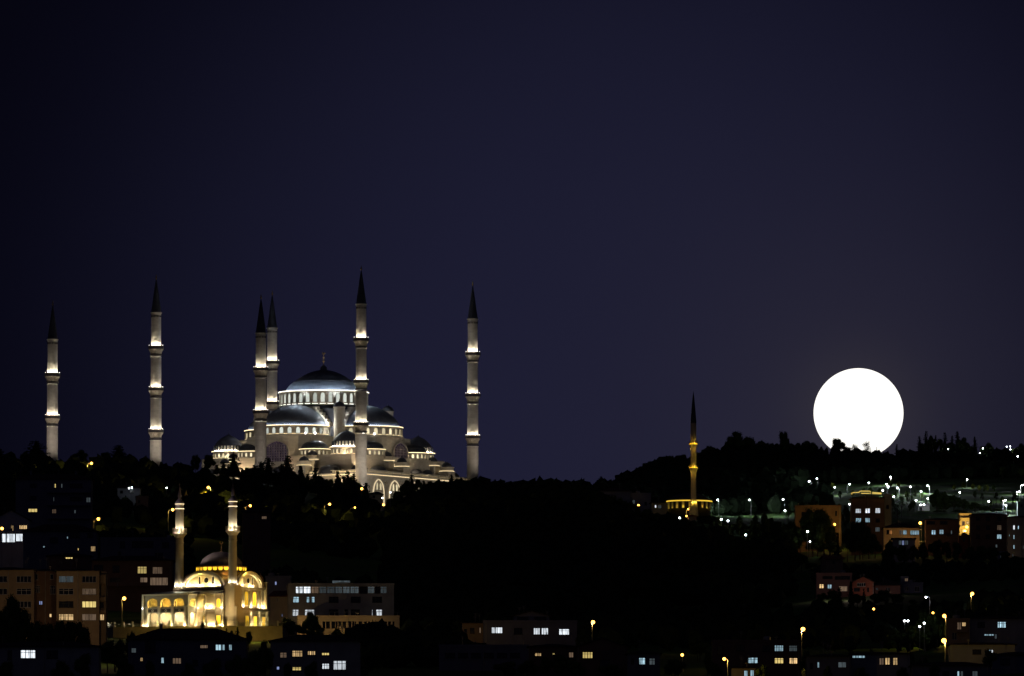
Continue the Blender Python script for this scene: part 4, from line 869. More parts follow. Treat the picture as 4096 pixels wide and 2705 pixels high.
    for (ax, bx, ay, by) in balc:
        ua, za = uz(ax, by); ub, z2 = uz(bx, ay); b_ = MB(); b_.obox(P0, t, UP, n, ua, ub, 0.004, 1.3, za, za + .18)
        for (d0, d1, p, q_) in ((1.2, 1.3, ua, ub), (0.004, 1.2, ua, ua + .1), (0.004, 1.2, ub - .1, ub)): b_.obox(P0, t, UP, n, p, q_, d0, d1, za + .18, z2)
        b_.build('balcony', M[wall], root)
    root['_f'] = 1; del root['_f']
    return root, P0, t, n, uz, zt
def zw(z, rows, cols, kinds):
    out = []; i = 0
    for ry in rows:
        for cx in cols:
            k = kinds[i]; i += 1
            if k: out.append((cx[0], cx[1], ry[0], ry[1], *k))
    return out
D2, D3, D1 = ('dark', 2), ('dark', 3, 1), ('dark', 1); P3 = ('darkp', 3, 1); P4 = ('darkp', 4)
rows = [(2304, 2330), (2354, 2379), (2405, 2431), (2456, 2482)]
# --- left foreground slope
house('apartment_block', 'ochre apartment block with two window columns, cut by the left edge of the photo', -70, 136, 2281, 2560, 2405, 0, 14, 'hip', 'tan',
      zw(0, rows, [(-5, 29), (66, 125)], [('darkp', 2), ('darkp', 4), ('darkp', 2), P3, None, ('darkp', 4), None, ('dark', 3)]), 14, cat='apartment block')
house('stairwell_wing', 'recessed dark middle wing with a small blue window between two ochre apartment blocks', 136, 226, 2286, 2560, 2411, 0, 8, 'hip', 'brown',
      [(138, 160, 2342, 2371, 'darkp', 3, 1), (200, 222, 2342, 2377, 'darkp', 3, 1), (156, 170, 2404, 2420, 'blue', 2), (197, 207, 2455, 2470, 'warm', 1), (140, 152, 2296, 2320, 'darkp', 1), (200, 214, 2296, 2318, 'darkp', 1)], 10, cat='apartment block')
r_ = house('apartment_block', 'ochre four storey apartment block with a bright yellow window, left of the small mosque', 226, 397, 2285, 2560, 2400, 0, 14, 'hip', 'tan',
      zw(0, rows, [(235, 294), (328, 385)], [('dc', 2), P4, P3, ('dw', 4), ('dark', 3, 1), ('yellow', 4), ('warm', 3, 1), ('dw', 2)]), 12, cat='apartment block')
house('side_wing', 'narrow balcony wing on the right flank of the ochre apartment block', 397, 424, 2296, 2560, 2403, 0, 9, 'flat', 'tan',
      [(399, 417, 2457, 2482, 'warm', 2), (404, 416, 2410, 2432, 'dark', 1)], 0, [(397, 424, 2300, 2336), (397, 424, 2388, 2404), (397, 424, 2440, 2452)], cat='apartment block')
house('apartment_house', 'dark brown house with one lit mullioned window, between apartment block and small mosque', 367, 690, 2244, 2430, 2900, 0, 12, 'hip', 'brown',
      [(550, 587, 2266, 2295, 'yellow', 3, 1), (610, 650, 2268, 2296, 'dw', 2), (375, 412, 2260, 2290, 'dark', 2), (450, 478, 2262, 2290, 'dark', 2), (600, 672, 2310, 2342, 'dw', 3), (560, 590, 2310, 2342, 'dw', 2), (440, 480, 2312, 2342, 'dark', 2)], 22, [(430, 600, 2330, 2346)])
house('terraced_block', 'wide unlit blue grey block with a dark ribbon window, behind the brown house', 401, 700, 2157, 2310, 3080, 2, 12, 'flat', 'blue',
      [(528, 614, 2165, 2190, 'dark', 5), (480, 500, 2166, 2192, 'dark', 1), (648, 676, 2170, 2192, 'dark', 2), (620, 652, 2212, 2236, 'dark', 2), (470, 486, 2206, 2226, 'darkp', 1)], cat='apartment block')
house('hillside_block', 'dark block with a few small lit windows, above the ochre apartment blocks', 93, 386, 2126, 2300, 3140, 0, 13, 'hip', 'blue',
      [(363, 382, 2185, 2206, 'warm', 2), (267, 273, 2146, 2156, 'cyan', 1), (310, 316, 2193, 2204, 'yellow', 1), (172, 180, 2184, 2191, 'cyan', 2), (280, 320, 2130, 2152, 'dark', 3), (400 - 50, 372, 2132, 2150, 'dark', 2), (200, 232, 2150, 2172, 'dark', 2)], 30, cat='apartment block')
house('low_house', 'low dark house whose single wide yellow window peeps over a roof, above the ochre blocks', 190, 360, 2225, 2330, 2960, 0, 9, 'hip', 'brown', [(262, 291, 2229, 2236, 'yellow', 3)], 12)
house('balconied_block', 'large dark balconied apartment block below the leftmost minaret', 62, 365, 1918, 2130, 3420, 0, 13, 'hip', 'blue',
      [(212, 216, 1935, 1952, 'dc', 1), (218, 224, 1935, 1952, 'yellow', 1), (244, 250, 1935, 1952, 'dc', 1), (113, 149, 2035, 2049, 'yellow', 3), (208, 225, 2037, 2054, 'dw', 2), (213, 217, 1988, 2006, 'dc', 1), (345, 362, 1990, 2010, 'dc', 2), (296, 304, 2040, 2054, 'dc', 1), (120, 146, 1935, 1950, 'dark', 2), (120, 146, 1985, 2002, 'dark', 2), (280, 330, 1935, 1952, 'dark', 3), (280, 330, 1988, 2004, 'dark', 3)],
      24, [(190, 365, 1968, 1972), (190, 365, 2018, 2023), (190, 365, 2070, 2076)], cat='apartment block', chim=(120, 300))
house('gabled_villa', 'pale gabled house with two lit windows, at the left edge above a white lit veranda', -30, 118, 2082, 2180, 3240, 2, 10, 'gablef', 'white',
      [(43, 55, 2102, 2124, 'warm', 2), (77, 108, 2101, 2117, 'warm', 5), (43, 55, 2130, 2140, 'dark', 2)], 40)
house('veranda', 'open veranda lit brilliant white, at the left edge under the gabled house', 2, 94, 2131, 2176, 3222, 0, 4, 'flat', 'white',
      [(6, 23, 2135, 2170, 'white', 1), (26, 61, 2135, 2170, 'white', 1), (64, 91, 2135, 2166, 'white', 1)], cat='veranda')
house('garden_house', 'small dark house with tiny white lamps under its eaves, on the left slope', 470, 560, 1954, 2000, 3900, 0, 8, 'hip', 'grey', [(480, 492, 1962, 1974, 'dark', 1), (520, 534, 1962, 1974, 'dark', 1)], 18)
house('shed', 'small shed with a dim orange lit wall, right of the tiny white lamps', 545, 592, 1990, 2026, 3800, 0, 7, 'flat', 'tan', [(552, 560, 2000, 2012, 'dark', 1)], cat='shed')
house('lane_house', 'low house with one small warm window beside the curved lamp right of the small minarets', 973, 1082, 2050, 2100, 3420, 4, 9, 'gable', 'brown', [(1047, 1067, 2065, 2077, 'dw', 3), (1000, 1016, 2062, 2078, 'dark', 1)], 10)
house('low_dark_house', 'low dark house with a white lit room and wall pictures, in the bottom left corner', -40, 395, 2588, 2760, 2170, 0, 12, 'hip', 'grey',
      [(82, 142, 2600, 2634, 'white', 3, 1), (186, 232, 2602, 2634, 'dark', 3), (30, 48, 2602, 2640, 'dark', 1)], 22)
house('hip_roofed_house', 'wide house under a big dark hip roof in front of the small mosque terrace', 512, 985, 2560, 2760, 2290, 0, 14, 'hip', 'blue',
      [(524, 545, 2592, 2612, 'dc', 1), (580, 622, 2566, 2612, 'dark', 2), (800, 832, 2580, 2594, 'dw', 2), (862, 886, 2578, 2602, 'cyan', 2), (889, 900, 2578, 2602, 'cyan', 1), (915, 928, 2578, 2602, 'cyan', 1), (644, 656, 2630, 2654, 'cyan', 1), (690, 725, 2632, 2656, 'dw', 3), (770, 792, 2640, 2664, 'dark', 2), (560, 572, 2630, 2646, 'warm', 1)], 48, chim=(640,))
house('villa', 'dark villa with arched pinkish lit windows, below the white school building', 1082, 1440, 2566, 2760, 2230, 0, 12, 'hip', 'grey',
      [(1120, 1147, 2610, 2632, 'dw', 2, 1), (1168, 1210, 2602, 2628, 'warm', 3, 1), (1230, 1262, 2604, 2621, 'warm', 4), (1287, 1317, 2611, 2622, 'yellow', 3), (1169, 1205, 2668, 2683, 'yellow', 3, 1), (1288, 1317, 2654, 2677, 'white', 3, 1), (1333, 1384, 2643, 2680, 'white', 3, 1), (1106, 1118, 2666, 2680, 'blue', 1)], 28)
# --- white block right of the small mosque
W_ = []
for cx in ((1172, 1196, 'cyan', 2), (1226, 1238, 'cyan', 1), (1246, 1259, 'cyan', 1), (1316, 1354, 'dark', 3), (1403, 1442, 'dark', 3), (1489, 1528, 'dark', 3)): W_.append((cx[0], cx[1], 2387, 2411, cx[2], cx[3], 1))
for cx in ((1170, 1195, 'white', 2), (1219, 1258, 'white', 3), (1316, 1354, 'dark', 3), (1378, 1392, 'dark', 1), (1403, 1440, 'dark', 3), (1487, 1492, 'white', 1), (1504, 1529, 'white', 2)): W_.append((cx[0], cx[1], 2438, 2465, cx[2], cx[3], 1))
xs = [1182, 1196, 1213, 1244, 1276, 1307, 1340, 1370, 1400, 1436, 1470, 1499, 1521, 1548]
kk = ['white', 'white', 'white', 'dw', 'dc', 'dc', 'dc', 'dc', 'dc', 'dark', 'dc', 'dark', 'dc']
for i in range(13): W_.append((xs[i] + 1, xs[i + 1] - 1, 2346, 2374, kk[i], 1 if i < 2 else 2, 1))
sch = house('white_block', 'long pale three storey building with glazed top floor beside small mosque', 1154, 1576, 2341, 2540, 2752, 3, 15, 'flat', 'grey', W_, 0, cat='building')
rt, P0_, t_, n_, uz_, zt_ = sch
a = MB()
hump = [uz_(1288 + k * 14.2, 2345 - 12.5 * math.sin(math.pi * k / 12) ** 1.3) for k in range(13)]
for k in range(12):
    (ua, za), (ub, zb_) = hump[k], hump[k + 1]
    a.add([P0_ + t_ * ua + n_ * .3 + UP * (za + .2), P0_ + t_ * ub + n_ * .3 + UP * (zb_ + .2), P0_ + t_ * ub - n_ * 12 + UP * (zb_ + .2), P0_ + t_ * ua - n_ * 12 + UP * (za + .2), P0_ + t_ * ua + n_ * .3 + UP * za, P0_ + t_ * ub + n_ * .3 + UP * zb_], [(0, 1, 2, 3), (0, 1, 5, 4)])
a.build('curved_canopy', M['metal'], rt)
a = MB()
u0_ = uz_(1330, 2340)[0]; u1_ = uz_(1400, 2340)[0]; a.obox(P0_, t_, UP, n_, u0_, u1_, -1.0, 0.15, zt_ + .56, zt_ + 1.25); a.build('lit_clerestory', E['dimc'], rt)
tr = house('glazed_terrace', 'low ochre lit glazed terrace row with pale posts, under the white building', 1190, 1598, 2470, 2545, 2742, 3, 6, 'flat', 'cream',
      [(x, x + w, 2486, 2514, 'dark', nn) for x, w, nn in ((1290, 12, 1), (1304, 16, 1), (1326, 15, 1), (1343, 8, 1), (1353, 13, 1), (1369, 16, 1), (1391, 15, 1), (1409, 8, 1), (1419, 6, 1), (1434, 14, 1), (1456, 12, 1), (1471, 10, 1), (1487, 7, 1), (1502, 16, 1), (1524, 10, 1), (1540, 8, 1), (1552, 12, 1), (1570, 8, 1))], 0, cat='terrace')
rl = MB(); rt2, P1, t1, n1, uz1, zt1 = tr
ua, ub = uz1(1192, 2480)[0], uz1(1596, 2480)[0]; k = ua
while k < ub: rl.obox(P1, t1, UP, n1, k, k + .08, 0.0, .08, zt1 + .5, zt1 + 1.5); k += 1.45
rl.obox(P1, t1, UP, n1, ua, ub, 0.0, .06, zt1 + 1.45, zt1 + 1.5); rl.build('railing', M['metal'], rt2)
house('gable_annex', 'warm lit house with red roof edge, between small mosque and white building', 1079, 1153, 2388, 2540, 2762, -12, 14, 'gable', 'cream', [(1107, 1111, 2394, 2405, 'dc', 1), (1126, 1130, 2456, 2468, 'blue', 1)], 26, roofm='redroof')
house('unlit_rear_house', 'dark boxy house with one blue window, behind the red roofed annex', 1062, 1164, 2311, 2420, 2830, 0, 9, 'flat', 'grey', [(1099, 1107, 2326, 2341, 'blue', 1)])
# --- bottom centre
cb = house('low_villa', 'low wide blue grey villa with three white lit windows, bottom centre', 1933, 2308, 2490, 2580, 2520, 0, 12, 'flat', 'blue',
      [(1966, 1980, 2509, 2534, 'white', 1), (1981, 2010, 2509, 2534, 'white', 3), (2134, 2160, 2512, 2539, 'white', 3), (2166, 2193, 2512, 2539, 'white', 3), (2236, 2277, 2516, 2540, 'white', 3, 1), (2056, 2090, 2512, 2538, 'dark', 3)], cat='house')
house('attic_gable', 'gabled attic with two dark arched openings on the roof of the low villa', 2054, 2198, 2466, 2492, 2524, 0, 8, 'gablef', 'blue', [(2068, 2114, 2468, 2487, 'dark', 1), (2138, 2186, 2468, 2487, 'dark', 1)], 20, cat='attic')
house('villa_side_wing', 'orange lit left flank of the low villa at bottom centre', 1848, 1932, 2494, 2580, 2523, 0, 10, 'hip', 'tan', [(1917, 1924, 2510, 2533, 'dw', 1), (1880, 1898, 2512, 2534, 'dark', 1), (1856, 1868, 2516, 2534, 'dark', 1)], 6)
house('long_low_building', 'long unlit bluish building with a dark window band, below the low villa', 1756, 2114, 2588, 2760, 2330, 0, 10, 'flat', 'blue', [(x, x + 40, 2612, 2632, 'dark', 3) for x in range(1780, 2090, 52)], cat='building')
house('row_house', 'dark house with three small yellow windows, left of the gabled brown house at bottom centre', 2116, 2306, 2588, 2760, 2300, 0, 10, 'hip', 'brown', [(2139, 2166, 2612, 2625, 'warm', 3, 1), (2210, 2219, 2612, 2620, 'yellow', 2), (2275, 2294, 2609, 2631, 'dw', 2)], 12)
house('gabled_house', 'brown gabled house with a yellow window over blue lights, at bottom centre', 2307, 2510, 2590, 2760, 2290, 0, 12, 'gablef', 'brown', [(2330, 2371, 2608, 2634, 'yellow', 4, 1), (2400, 2440, 2640, 2690, 'dark', 2)], 36)
house('small_grey_house', 'small grey house with two pale blue windows, right of the gabled brown house', 2511, 2640, 2616, 2760, 2260, 0, 10, 'hip', 'blue', [(2556, 2581, 2631, 2659, 'cyan', 2, 1), (2597, 2620, 2633, 2660, 'dc', 2, 1), (2524, 2536, 2634, 2656, 'dark', 1)], 14)
# --- bottom right
house('two_storey_house', 'dark two storey house with stacked blue and yellow windows, left of the tall orange lamp', 2852, 3206, 2569, 2760, 2270, 0, 12, 'flat', 'brown',
      [(2992, 3031, 2630, 2654, 'cyan', 3, 1), (3098, 3134, 2581, 2606, 'cyan', 4, 1), (3156, 3189, 2582, 2606, 'dc', 2, 1), (3098, 3134, 2632, 2655, 'yellow', 3, 1), (3157, 3190, 2632, 2656, 'warm', 2, 1), (2945, 2978, 2580, 2604, 'dark', 2), (2870, 2890, 2582, 2620, 'dark', 1), (3050, 3080, 2582, 2606, 'dark', 2)], chim=())
house('corner_shop', 'small cream house at the bottom edge with two blue lit windows beside a lamp', 2926, 3024, 2674, 2790, 2180, 0, 8, 'gable', 'cream', [(2976, 2991, 2682, 2706, 'cyan', 2), (3001, 3016, 2680, 2706, 'cyan', 2)], 8)
house('dark_row_house', 'dark low house with one narrow pale window, bottom edge right of the two storey house', 3228, 3400, 2628, 2780, 2200, 0, 10, 'hip', 'blue', [(3269, 3278, 2648, 2672, 'cyan', 1), (3352, 3385, 2648, 2671, 'dc', 2), (3216 + 24, 3252, 2652, 2676, 'dark', 1)], 12)
house('white_windowed_house', 'low house with a teal skylight strip and warm double windows at the bottom edge', 3404, 3640, 2618, 2780, 2210, 0, 10, 'hip', 'grey', [(3409, 3461, 2622, 2633, 'cyan', 4), (3517, 3536, 2632, 2660, 'dw', 2), (3540, 3560, 2631, 2660, 'warm', 2), (3572, 3591, 2631, 2661, 'warm', 2, 1)], 10)
house('bottom_edge_house', 'dark house with two narrow lit windows, at the bottom edge near the right corner', 3650, 3960, 2664, 2800, 2170, 0, 10, 'hip', 'blue', [(3829, 3838, 2684, 2706, 'cyan', 1), (3842, 3853, 2684, 2706, 'dc', 1), (3889, 3911, 2684, 2706, 'dc', 2), (3720, 3745, 2686, 2706, 'dark', 2), (3770, 3795, 2686, 2706, 'dark', 2)], 16)
house('right_corner_house', 'unlit house with one dim window in the bottom right corner', 3965, 4170, 2622, 2780, 2240, 0, 10, 'hip', 'blue', [(4001, 4040, 2634, 2660, 'dark', 3), (3998, 4001 - 1, 2634, 2650, 'dc', 1)] [:1], 14)
house('brown_terraced_house', 'brown orange lit house with a curtained window, right of the two orange lamps', 3792, 3880, 2482, 2620, 2470, 0, 10, 'flat', 'tan', [(3828, 3846, 2489, 2519, 'dw', 2), (3848, 3864, 2489, 2506, 'warm', 2), (3808, 3828, 2530, 2560, 'darkp', 2)], 0, [(3820, 3870, 2520, 2530)])
house('dark_villa', 'dark villa with a blue lit window, near the right edge below the slope', 3881, 4160, 2476, 2620, 2480, 0, 11, 'hip', 'grey', [(3990, 4024, 2487, 2512, 'cyan', 4, 1), (3936, 3976, 2536, 2544, 'cyan', 4), (3978, 3988, 2536, 2556, 'dc', 1), (3910, 3940, 2488, 2510, 'dark', 2)], 10)
house('lower_dark_house', 'dark house with one small white window, right of the lowest orange lamp', 3800, 4060, 2580, 2700, 2340, 0, 10, 'hip', 'grey', [(3954, 3963, 2599, 2611, 'cyan', 1), (3965, 3973, 2599, 2612, 'white', 1), (3890, 3925, 2598, 2618, 'dark', 2)], 10)
# --- middle right row
house('terraced_house', 'grey house with one warm and one green window, leftmost on the dark slope', 3266, 3408, 2298, 2430, 3280, 0, 10, 'flat', 'pink', [(3277, 3295, 2337, 2354, 'warm', 2, 1), (3310, 3327, 2338, 2355, 'cyan', 2), (3290, 3330, 2305, 2316, 'dark', 3), (3340, 3400, 2305, 2318, 'dark', 5), (3355, 3390, 2345, 2366, 'dw', 2)], cat='house')
house('brick_gabled_house', 'red brick house with a triangular glazed gable, second in the row on the dark slope', 3410, 3495, 2330, 2430, 3270, 0, 10, 'gablef', 'brick', [(3415, 3440, 2352, 2366, 'dark', 2), (3468, 3476, 2350, 2368, 'dark', 1), (3428, 3462, 2316 + 16, 2346, 'darkp', 4)], 22)
house('pink_house', 'pink walled house under a dark mansard roof, third in the row on the dark slope', 3500, 3601, 2343, 2430, 3290, 0, 10, 'hip', 'pink', [(3504, 3512, 2352, 2360, 'dc', 1), (3545, 3560, 2352, 2364, 'dark', 1)], 26)
house('grey_corner_house', 'blue grey house with white framed windows, right end of the row on the dark slope', 3602, 3692, 2336, 2440, 3300, 0, 9, 'flat', 'blue', [(3658, 3678, 2346, 2367, 'darkp', 3), (3620, 3634, 2346, 2364, 'darkp', 2), (3656, 3680, 2386, 2400, 'darkp', 3)])
house('roof_room', 'tiny lit roof room with a warm lamp, on top of the grey corner house', 3604, 3634, 2312, 2335, 3303, 0, 6, 'flat', 'grey', [(3619, 3632, 2313, 2326, 'dw', 2)], cat='roof room')
# --- upper right row
house('red_brown_block', 'red brown block behind a dark tree, left end of the upper right row of buildings', 3181, 3365, 2027, 2190, 3800, 0, 12, 'flat', 'brown', [(3341, 3348, 2044, 2064, 'dark', 1), (3206, 3222, 2048, 2064, 'dark', 2), (3240, 3256, 2048, 2064, 'dark', 2), (3206, 3222, 2086, 2102, 'dark', 2)], cat='apartment block')
tb = house('tall_block', 'tall narrow block with three blue white top windows, crowned by yellow lit pipes', 3406, 3537, 1994, 2190, 3720, 0, 14, 'hip', 'brown',
      [(3422, 3444, 2035, 2053, 'white', 3, 1), (3461, 3480, 2034, 2053, 'white', 2, 1), (3501, 3521, 2033, 2053, 'white', 2, 1), (3423, 3445, 2073, 2090, 'cyan', 3, 1), (3461, 3480, 2072, 2090, 'cyan', 3), (3502, 3519, 2074, 2090, 'dark', 3), (3501, 3519, 2109, 2127, 'dc', 3)], 14, cat='apartment block')
rt, P0_, t_, n_, uz_, zt_ = tb
pp = MB()
def up_(px, py, d=-5): u, z = uz_(px, py); return P0_ + t_ * u + n_ * d + UP * z
pp.tube([up_(3408, 1975), up_(3409, 1970), up_(3415, 1968), up_(3438, 1967), up_(3441, 1963), up_(3446, 1962), up_(3480, 1962), up_(3484, 1964), up_(3486, 1971), up_(3446, 1971)], 0.16, 6); pp.tube([up_(3491, 1967), up_(3528, 1970), up_(3528, 1973), up_(3491, 1972)], 0.16, 6)
pp.build('lit_roof_pipe', emm('lit_pipe_glow', (1.0, 0.72, 0.16), 0.75), rt)  # emission stands in for yellow light falling on the pipes
p2 = MB()
for px in (3411, 3440, 3484, 3492, 3527): p2.tube([up_(px, 1985), up_(px, 1968)], 0.06, 4)
p2.build('pipe_support', M['metal'], rt)
house('block_side_wing', 'unlit dark wing attached to the right side of the tall block', 3538, 3566, 1982, 2180, 3728, 0, 12, 'flat', 'blue', [(3546, 3556, 2020, 2036, 'dark', 1)], cat='apartment block')
house('low_lit_house', 'low house glowing ochre under an orange lamp, right of the tall block', 3534, 3678, 2113, 2190, 3700, 0, 10, 'hip', 'tan', [(3546, 3556, 2120, 2138, 'dark', 1), (3558, 3569, 2121, 2138, 'orange', 2), (3598, 3610, 2121, 2138, 'dc', 2), (3612, 3627, 2121, 2139, 'cyan', 3), (3641, 3676, 2122, 2140, 'cyan', 4, 1)], 22)
house('three_window_house', 'brown house with three pale blue windows and a blank signboard, between two orange lamps', 3702, 3838, 2080, 2190, 3690, 0, 10, 'hip', 'brown', [(3726, 3743, 2121, 2139, 'cyan', 2, 1), (3758, 3775, 2119, 2137, 'cyan', 2, 1), (3803, 3809, 2122, 2137, 'dc', 1), (3706, 3740, 2084, 2098, 'dark', 2), (3760, 3790, 2084, 2098, 'dark', 2)], 8, [(3745, 3788, 2140, 2146)])
house('balcony_house', 'ochre lit house with balconies right behind the orange lamp on the upper right row', 3838, 3884, 2060, 2170, 3720, 0, 9, 'flat', 'cream', [(3847, 3860, 2084, 2102, 'dw', 1), (3866, 3876, 2086, 2096, 'warm', 1), (3846, 3868, 2118, 2128, 'darkp', 2)], 0, [(3840, 3882, 2104, 2111), (3840, 3882, 2072, 2080)])
house('garden_shed', 'small red roofed shed at the foot of the right orange lamp', 3836, 3878, 2145, 2185, 3660, 0, 5, 'gablef', 'brick', [(3850, 3860, 2152, 2166, 'dark', 1)], 13, cat='shed')
house('wide_block', 'wide brown apartment block with two stacked lit windows, right in the upper row', 3884, 4030, 2060, 2210, 3650, 0, 13, 'hip', 'brown', [(3988, 4006, 2101, 2121, 'dw', 3, 1), (3988, 4006, 2138, 2156, 'cyan', 3, 1), (3982, 3990, 2178, 2192, 'dc', 1)] + [(x, x + 16, y, y + 17, 'dark', 2) for x in (3904, 3944) for y in (2066, 2102, 2138)] + [(3988, 4006, 2066, 2083, 'dark', 2)], 10, cat='apartment block')
house('edge_block', 'dark blue block with a column of small white windows, at the right edge', 4032, 4140, 2070, 2280, 3600, 0, 12, 'hip', 'blue', [(4052, 4060, 2101, 2119, 'white', 1), (4071, 4076, 2103, 2118, 'cyan', 1), (4053, 4059, 2140, 2157, 'cyan', 1), (4036, 4039, 2138, 2146, 'cyan', 1), (4053, 4059, 2180, 2196, 'cyan', 1), (4049, 4054, 2216, 2230, 'dc', 1), (4091, 4096, 2182, 2196, 'dc', 1)], 8, cat='apartment block')
house('annex_with_two_windows', 'dark low annex with two tiny pale windows, beside the dark blue edge block', 3990, 4028, 2212, 2260, 3560, 0, 6, 'flat', 'grey', [(4001, 4009, 2221, 2232, 'dc', 2), (4012, 4019, 2221, 2233, 'cyan', 1)], cat='shed')
house('blue_lit_shack', 'shack with a wide blue lit window below the low ochre lit house', 3572, 3660, 2158, 2200, 3600, 0, 6, 'gable', 'grey', [(3595, 3606, 2162, 2180, 'dc', 1), (3607, 3618, 2162, 2181, 'blue', 1), (3619, 3633, 2162, 2180, 'dc', 2)], 5, cat='shack')
house('orange_roofed_shed', 'shed with a dull orange lit roof plane, on the dark slope below the trees', 3305, 3372, 2238, 2270, 3400, 14, 7, 'gable', 'tan', [(3330, 3340, 2244, 2254, 'dark', 1)], 14, cat='shed', roofm='redroof')
house('clinic', 'pale cubic building beside the round lamp, left of the slender yellow lit minaret', 2528, 2604, 1977, 2060, 4130, 3, 12, 'flat', 'grey', [(2530, 2540, 2000, 2016, 'dc', 1), (2578, 2588, 2008, 2022, 'dark', 1)], cat='building')
house('long_roofed_building', 'long building with a sloping dark roof, behind the pale cubic building', 2400, 2527, 1966, 2060, 4150, 6, 12, 'hip', 'grey', [(2470, 2480, 2000, 2014, 'dark', 1)], 16, cat='building')
house('bungalow', 'low bungalow with one small white window, between pale cubic building and slender minaret', 2606, 2706, 2012, 2060, 4110, 3, 9, 'hip', 'grey', [(2619, 2626, 2020, 2032, 'white', 1), (2632, 2637, 2020, 2034, 'dc', 1), (2638, 2645, 2020, 2034, 'dc', 2)], 5)
house('gate_house', 'low pavilion beside an orange lamp at the foot of the slender minaret', 2742, 2786, 2066, 2085, 4040, 0, 6, 'hip', 'cream', [(2750, 2756, 2070, 2078, 'orange', 1)], 7, roofm='redroof')
house('mosque_side_house', 'dark roofed kiosk by the arches of the great mosque, right of the bright orange lamp', 1478, 1530, 1978, 2010, 4600, 0, 8, 'hip', 'tan', [(1490, 1500, 1982, 1992, 'dark', 1)], 12, cat='kiosk')
house('park_building', 'small white floodlit hut between lamps in the park at right', 3674, 3718, 2024, 2054, 4285, 0, 6, 'flat', 'white', [(3680, 3688, 2030, 2044, 'dark', 1)], cat='hut')
house('edge_wall_house', 'pale low building with a rail at the right edge, below the park lamps', 4070, 4130, 2010, 2040, 4190, 0, 8, 'flat', 'grey', [(4082, 4090, 2018, 2028, 'dark', 1)], cat='building')
# ================================================================== street and park lamps
# lamps that stand in front of a neighbouring house or tree
YO = {(2885, 2078): 3821, (2912, 2084): 3821, (2983, 2140): 3815, (3140, 2043): 4212, (2719, 2072): 3955, (8, 2115): 3200, (1447, 1956): 4622, (2753, 2038): 4062, (2746, 2065): 4030, (3338, 2099): 3785, (3867, 2109): 3712, (3684, 1967): 4478, (3230, 2127): 3688, (3240, 2167): 3688,
 (3697, 2493): 2612, (3679, 2506): 2612, (3792, 1797): 5284, (3932, 1794): 5284, (1530, 1992): 4592, (516, 1953): 3892, (528, 1951): 3892}
LAMPS = []
def lamp_at(px, py, H, kind, power, label, cat='street lamp', group=None, dx=0.0, Y=None, name=None, y0=2050.0):
    Y = Y or YO.get((round(px), round(py)))
    Yv = Y or settle(px + dx, py, H, y0) or 4300.0
    LAMPS.append((px, py, Yv)); hp = P(px, py, Yv); bp = P(px + dx, py, Yv); gz_ = th(bp.x, Yv); base = Vector((bp.x, Yv, min(gz_, hp.z - 2.0)))
    sod = kind == 'o'; nm_ = name or ('street_lamp' if sod else 'park_lamp')
    r = empty(nm_, base, label, cat, group)
    p = MB(); top = Vector((bp.x, Yv, hp.z - (0.15 if dx else 0.35)))
    if abs(dx) > 0.5:
        L = hp.x - bp.x; k = [Vector((bp.x, Yv, base.z)), Vector((bp.x, Yv, hp.z - abs(L) * 0.55))]
        for i in range(1, 6): a = i / 5 * math.pi / 2; k.append(Vector((bp.x + L * (1 - math.cos(a)) * 0.92, Yv, hp.z - abs(L) * 0.55 * (1 - math.sin(a)) + 0.15)))
        p.tube(k, [0.14, 0.10] + [0.07] * 5, 6)
    else: p.tube([base, top], [0.13, 0.08], 6)
    p.lathe(base, [(0.25, 0.0), (0.25, 0.4), (0.14, 0.5)], 8); p.build('pole', M['metal'], r)
    h = MB(); g = MB(); gs = (1.8 if power >= 2000 else 1.6 if power >= 800 else 1.1) if sod else (1.3 if power >= 250 else 1.0)  # glass grows with power, its size standing in for glow
    if sod:
        h.lathe(hp + UP * 0.05, [(0.17 * gs, 0.27 * gs), (0.14 * gs, 0.33 * gs), (0.01, 0.36 * gs)], 10); g.lathe(hp + UP * 0.05, [(0.3 * gs * math.sin(math.pi * k_ / 8) + 0.01, -0.3 * gs * math.cos(math.pi * k_ / 8)) for k_ in range(8)], 12)
    else:
        h.lathe(hp, [(0.26 * gs, 0.18 * gs), (0.20 * gs, 0.28 * gs), (0.01, 0.32 * gs)], 10); g.lathe(hp, [(0.01, -0.26 * gs), (0.16 * gs, -0.20 * gs), (0.25 * gs, -0.05 * gs), (0.25 * gs, 0.12 * gs), (0.2 * gs, 0.18 * gs)], 10)
    ho = h.build('lamp_head', M['metal'], r); g.build('lamp_glass', E['sodium'] if sod else E['led'], ho, 60)
    if power: plight('lamp_light', hp - UP * (0.05 + 0.33 * gs), power * 1.4, (1.0, 0.60, 0.12) if sod else (0.86, 0.94, 1.0), 0.22, r)
    return r, Yv
def z3(x, y): return x * .3859, 2100 + y * .3859
G1 = 'orange street lamps'
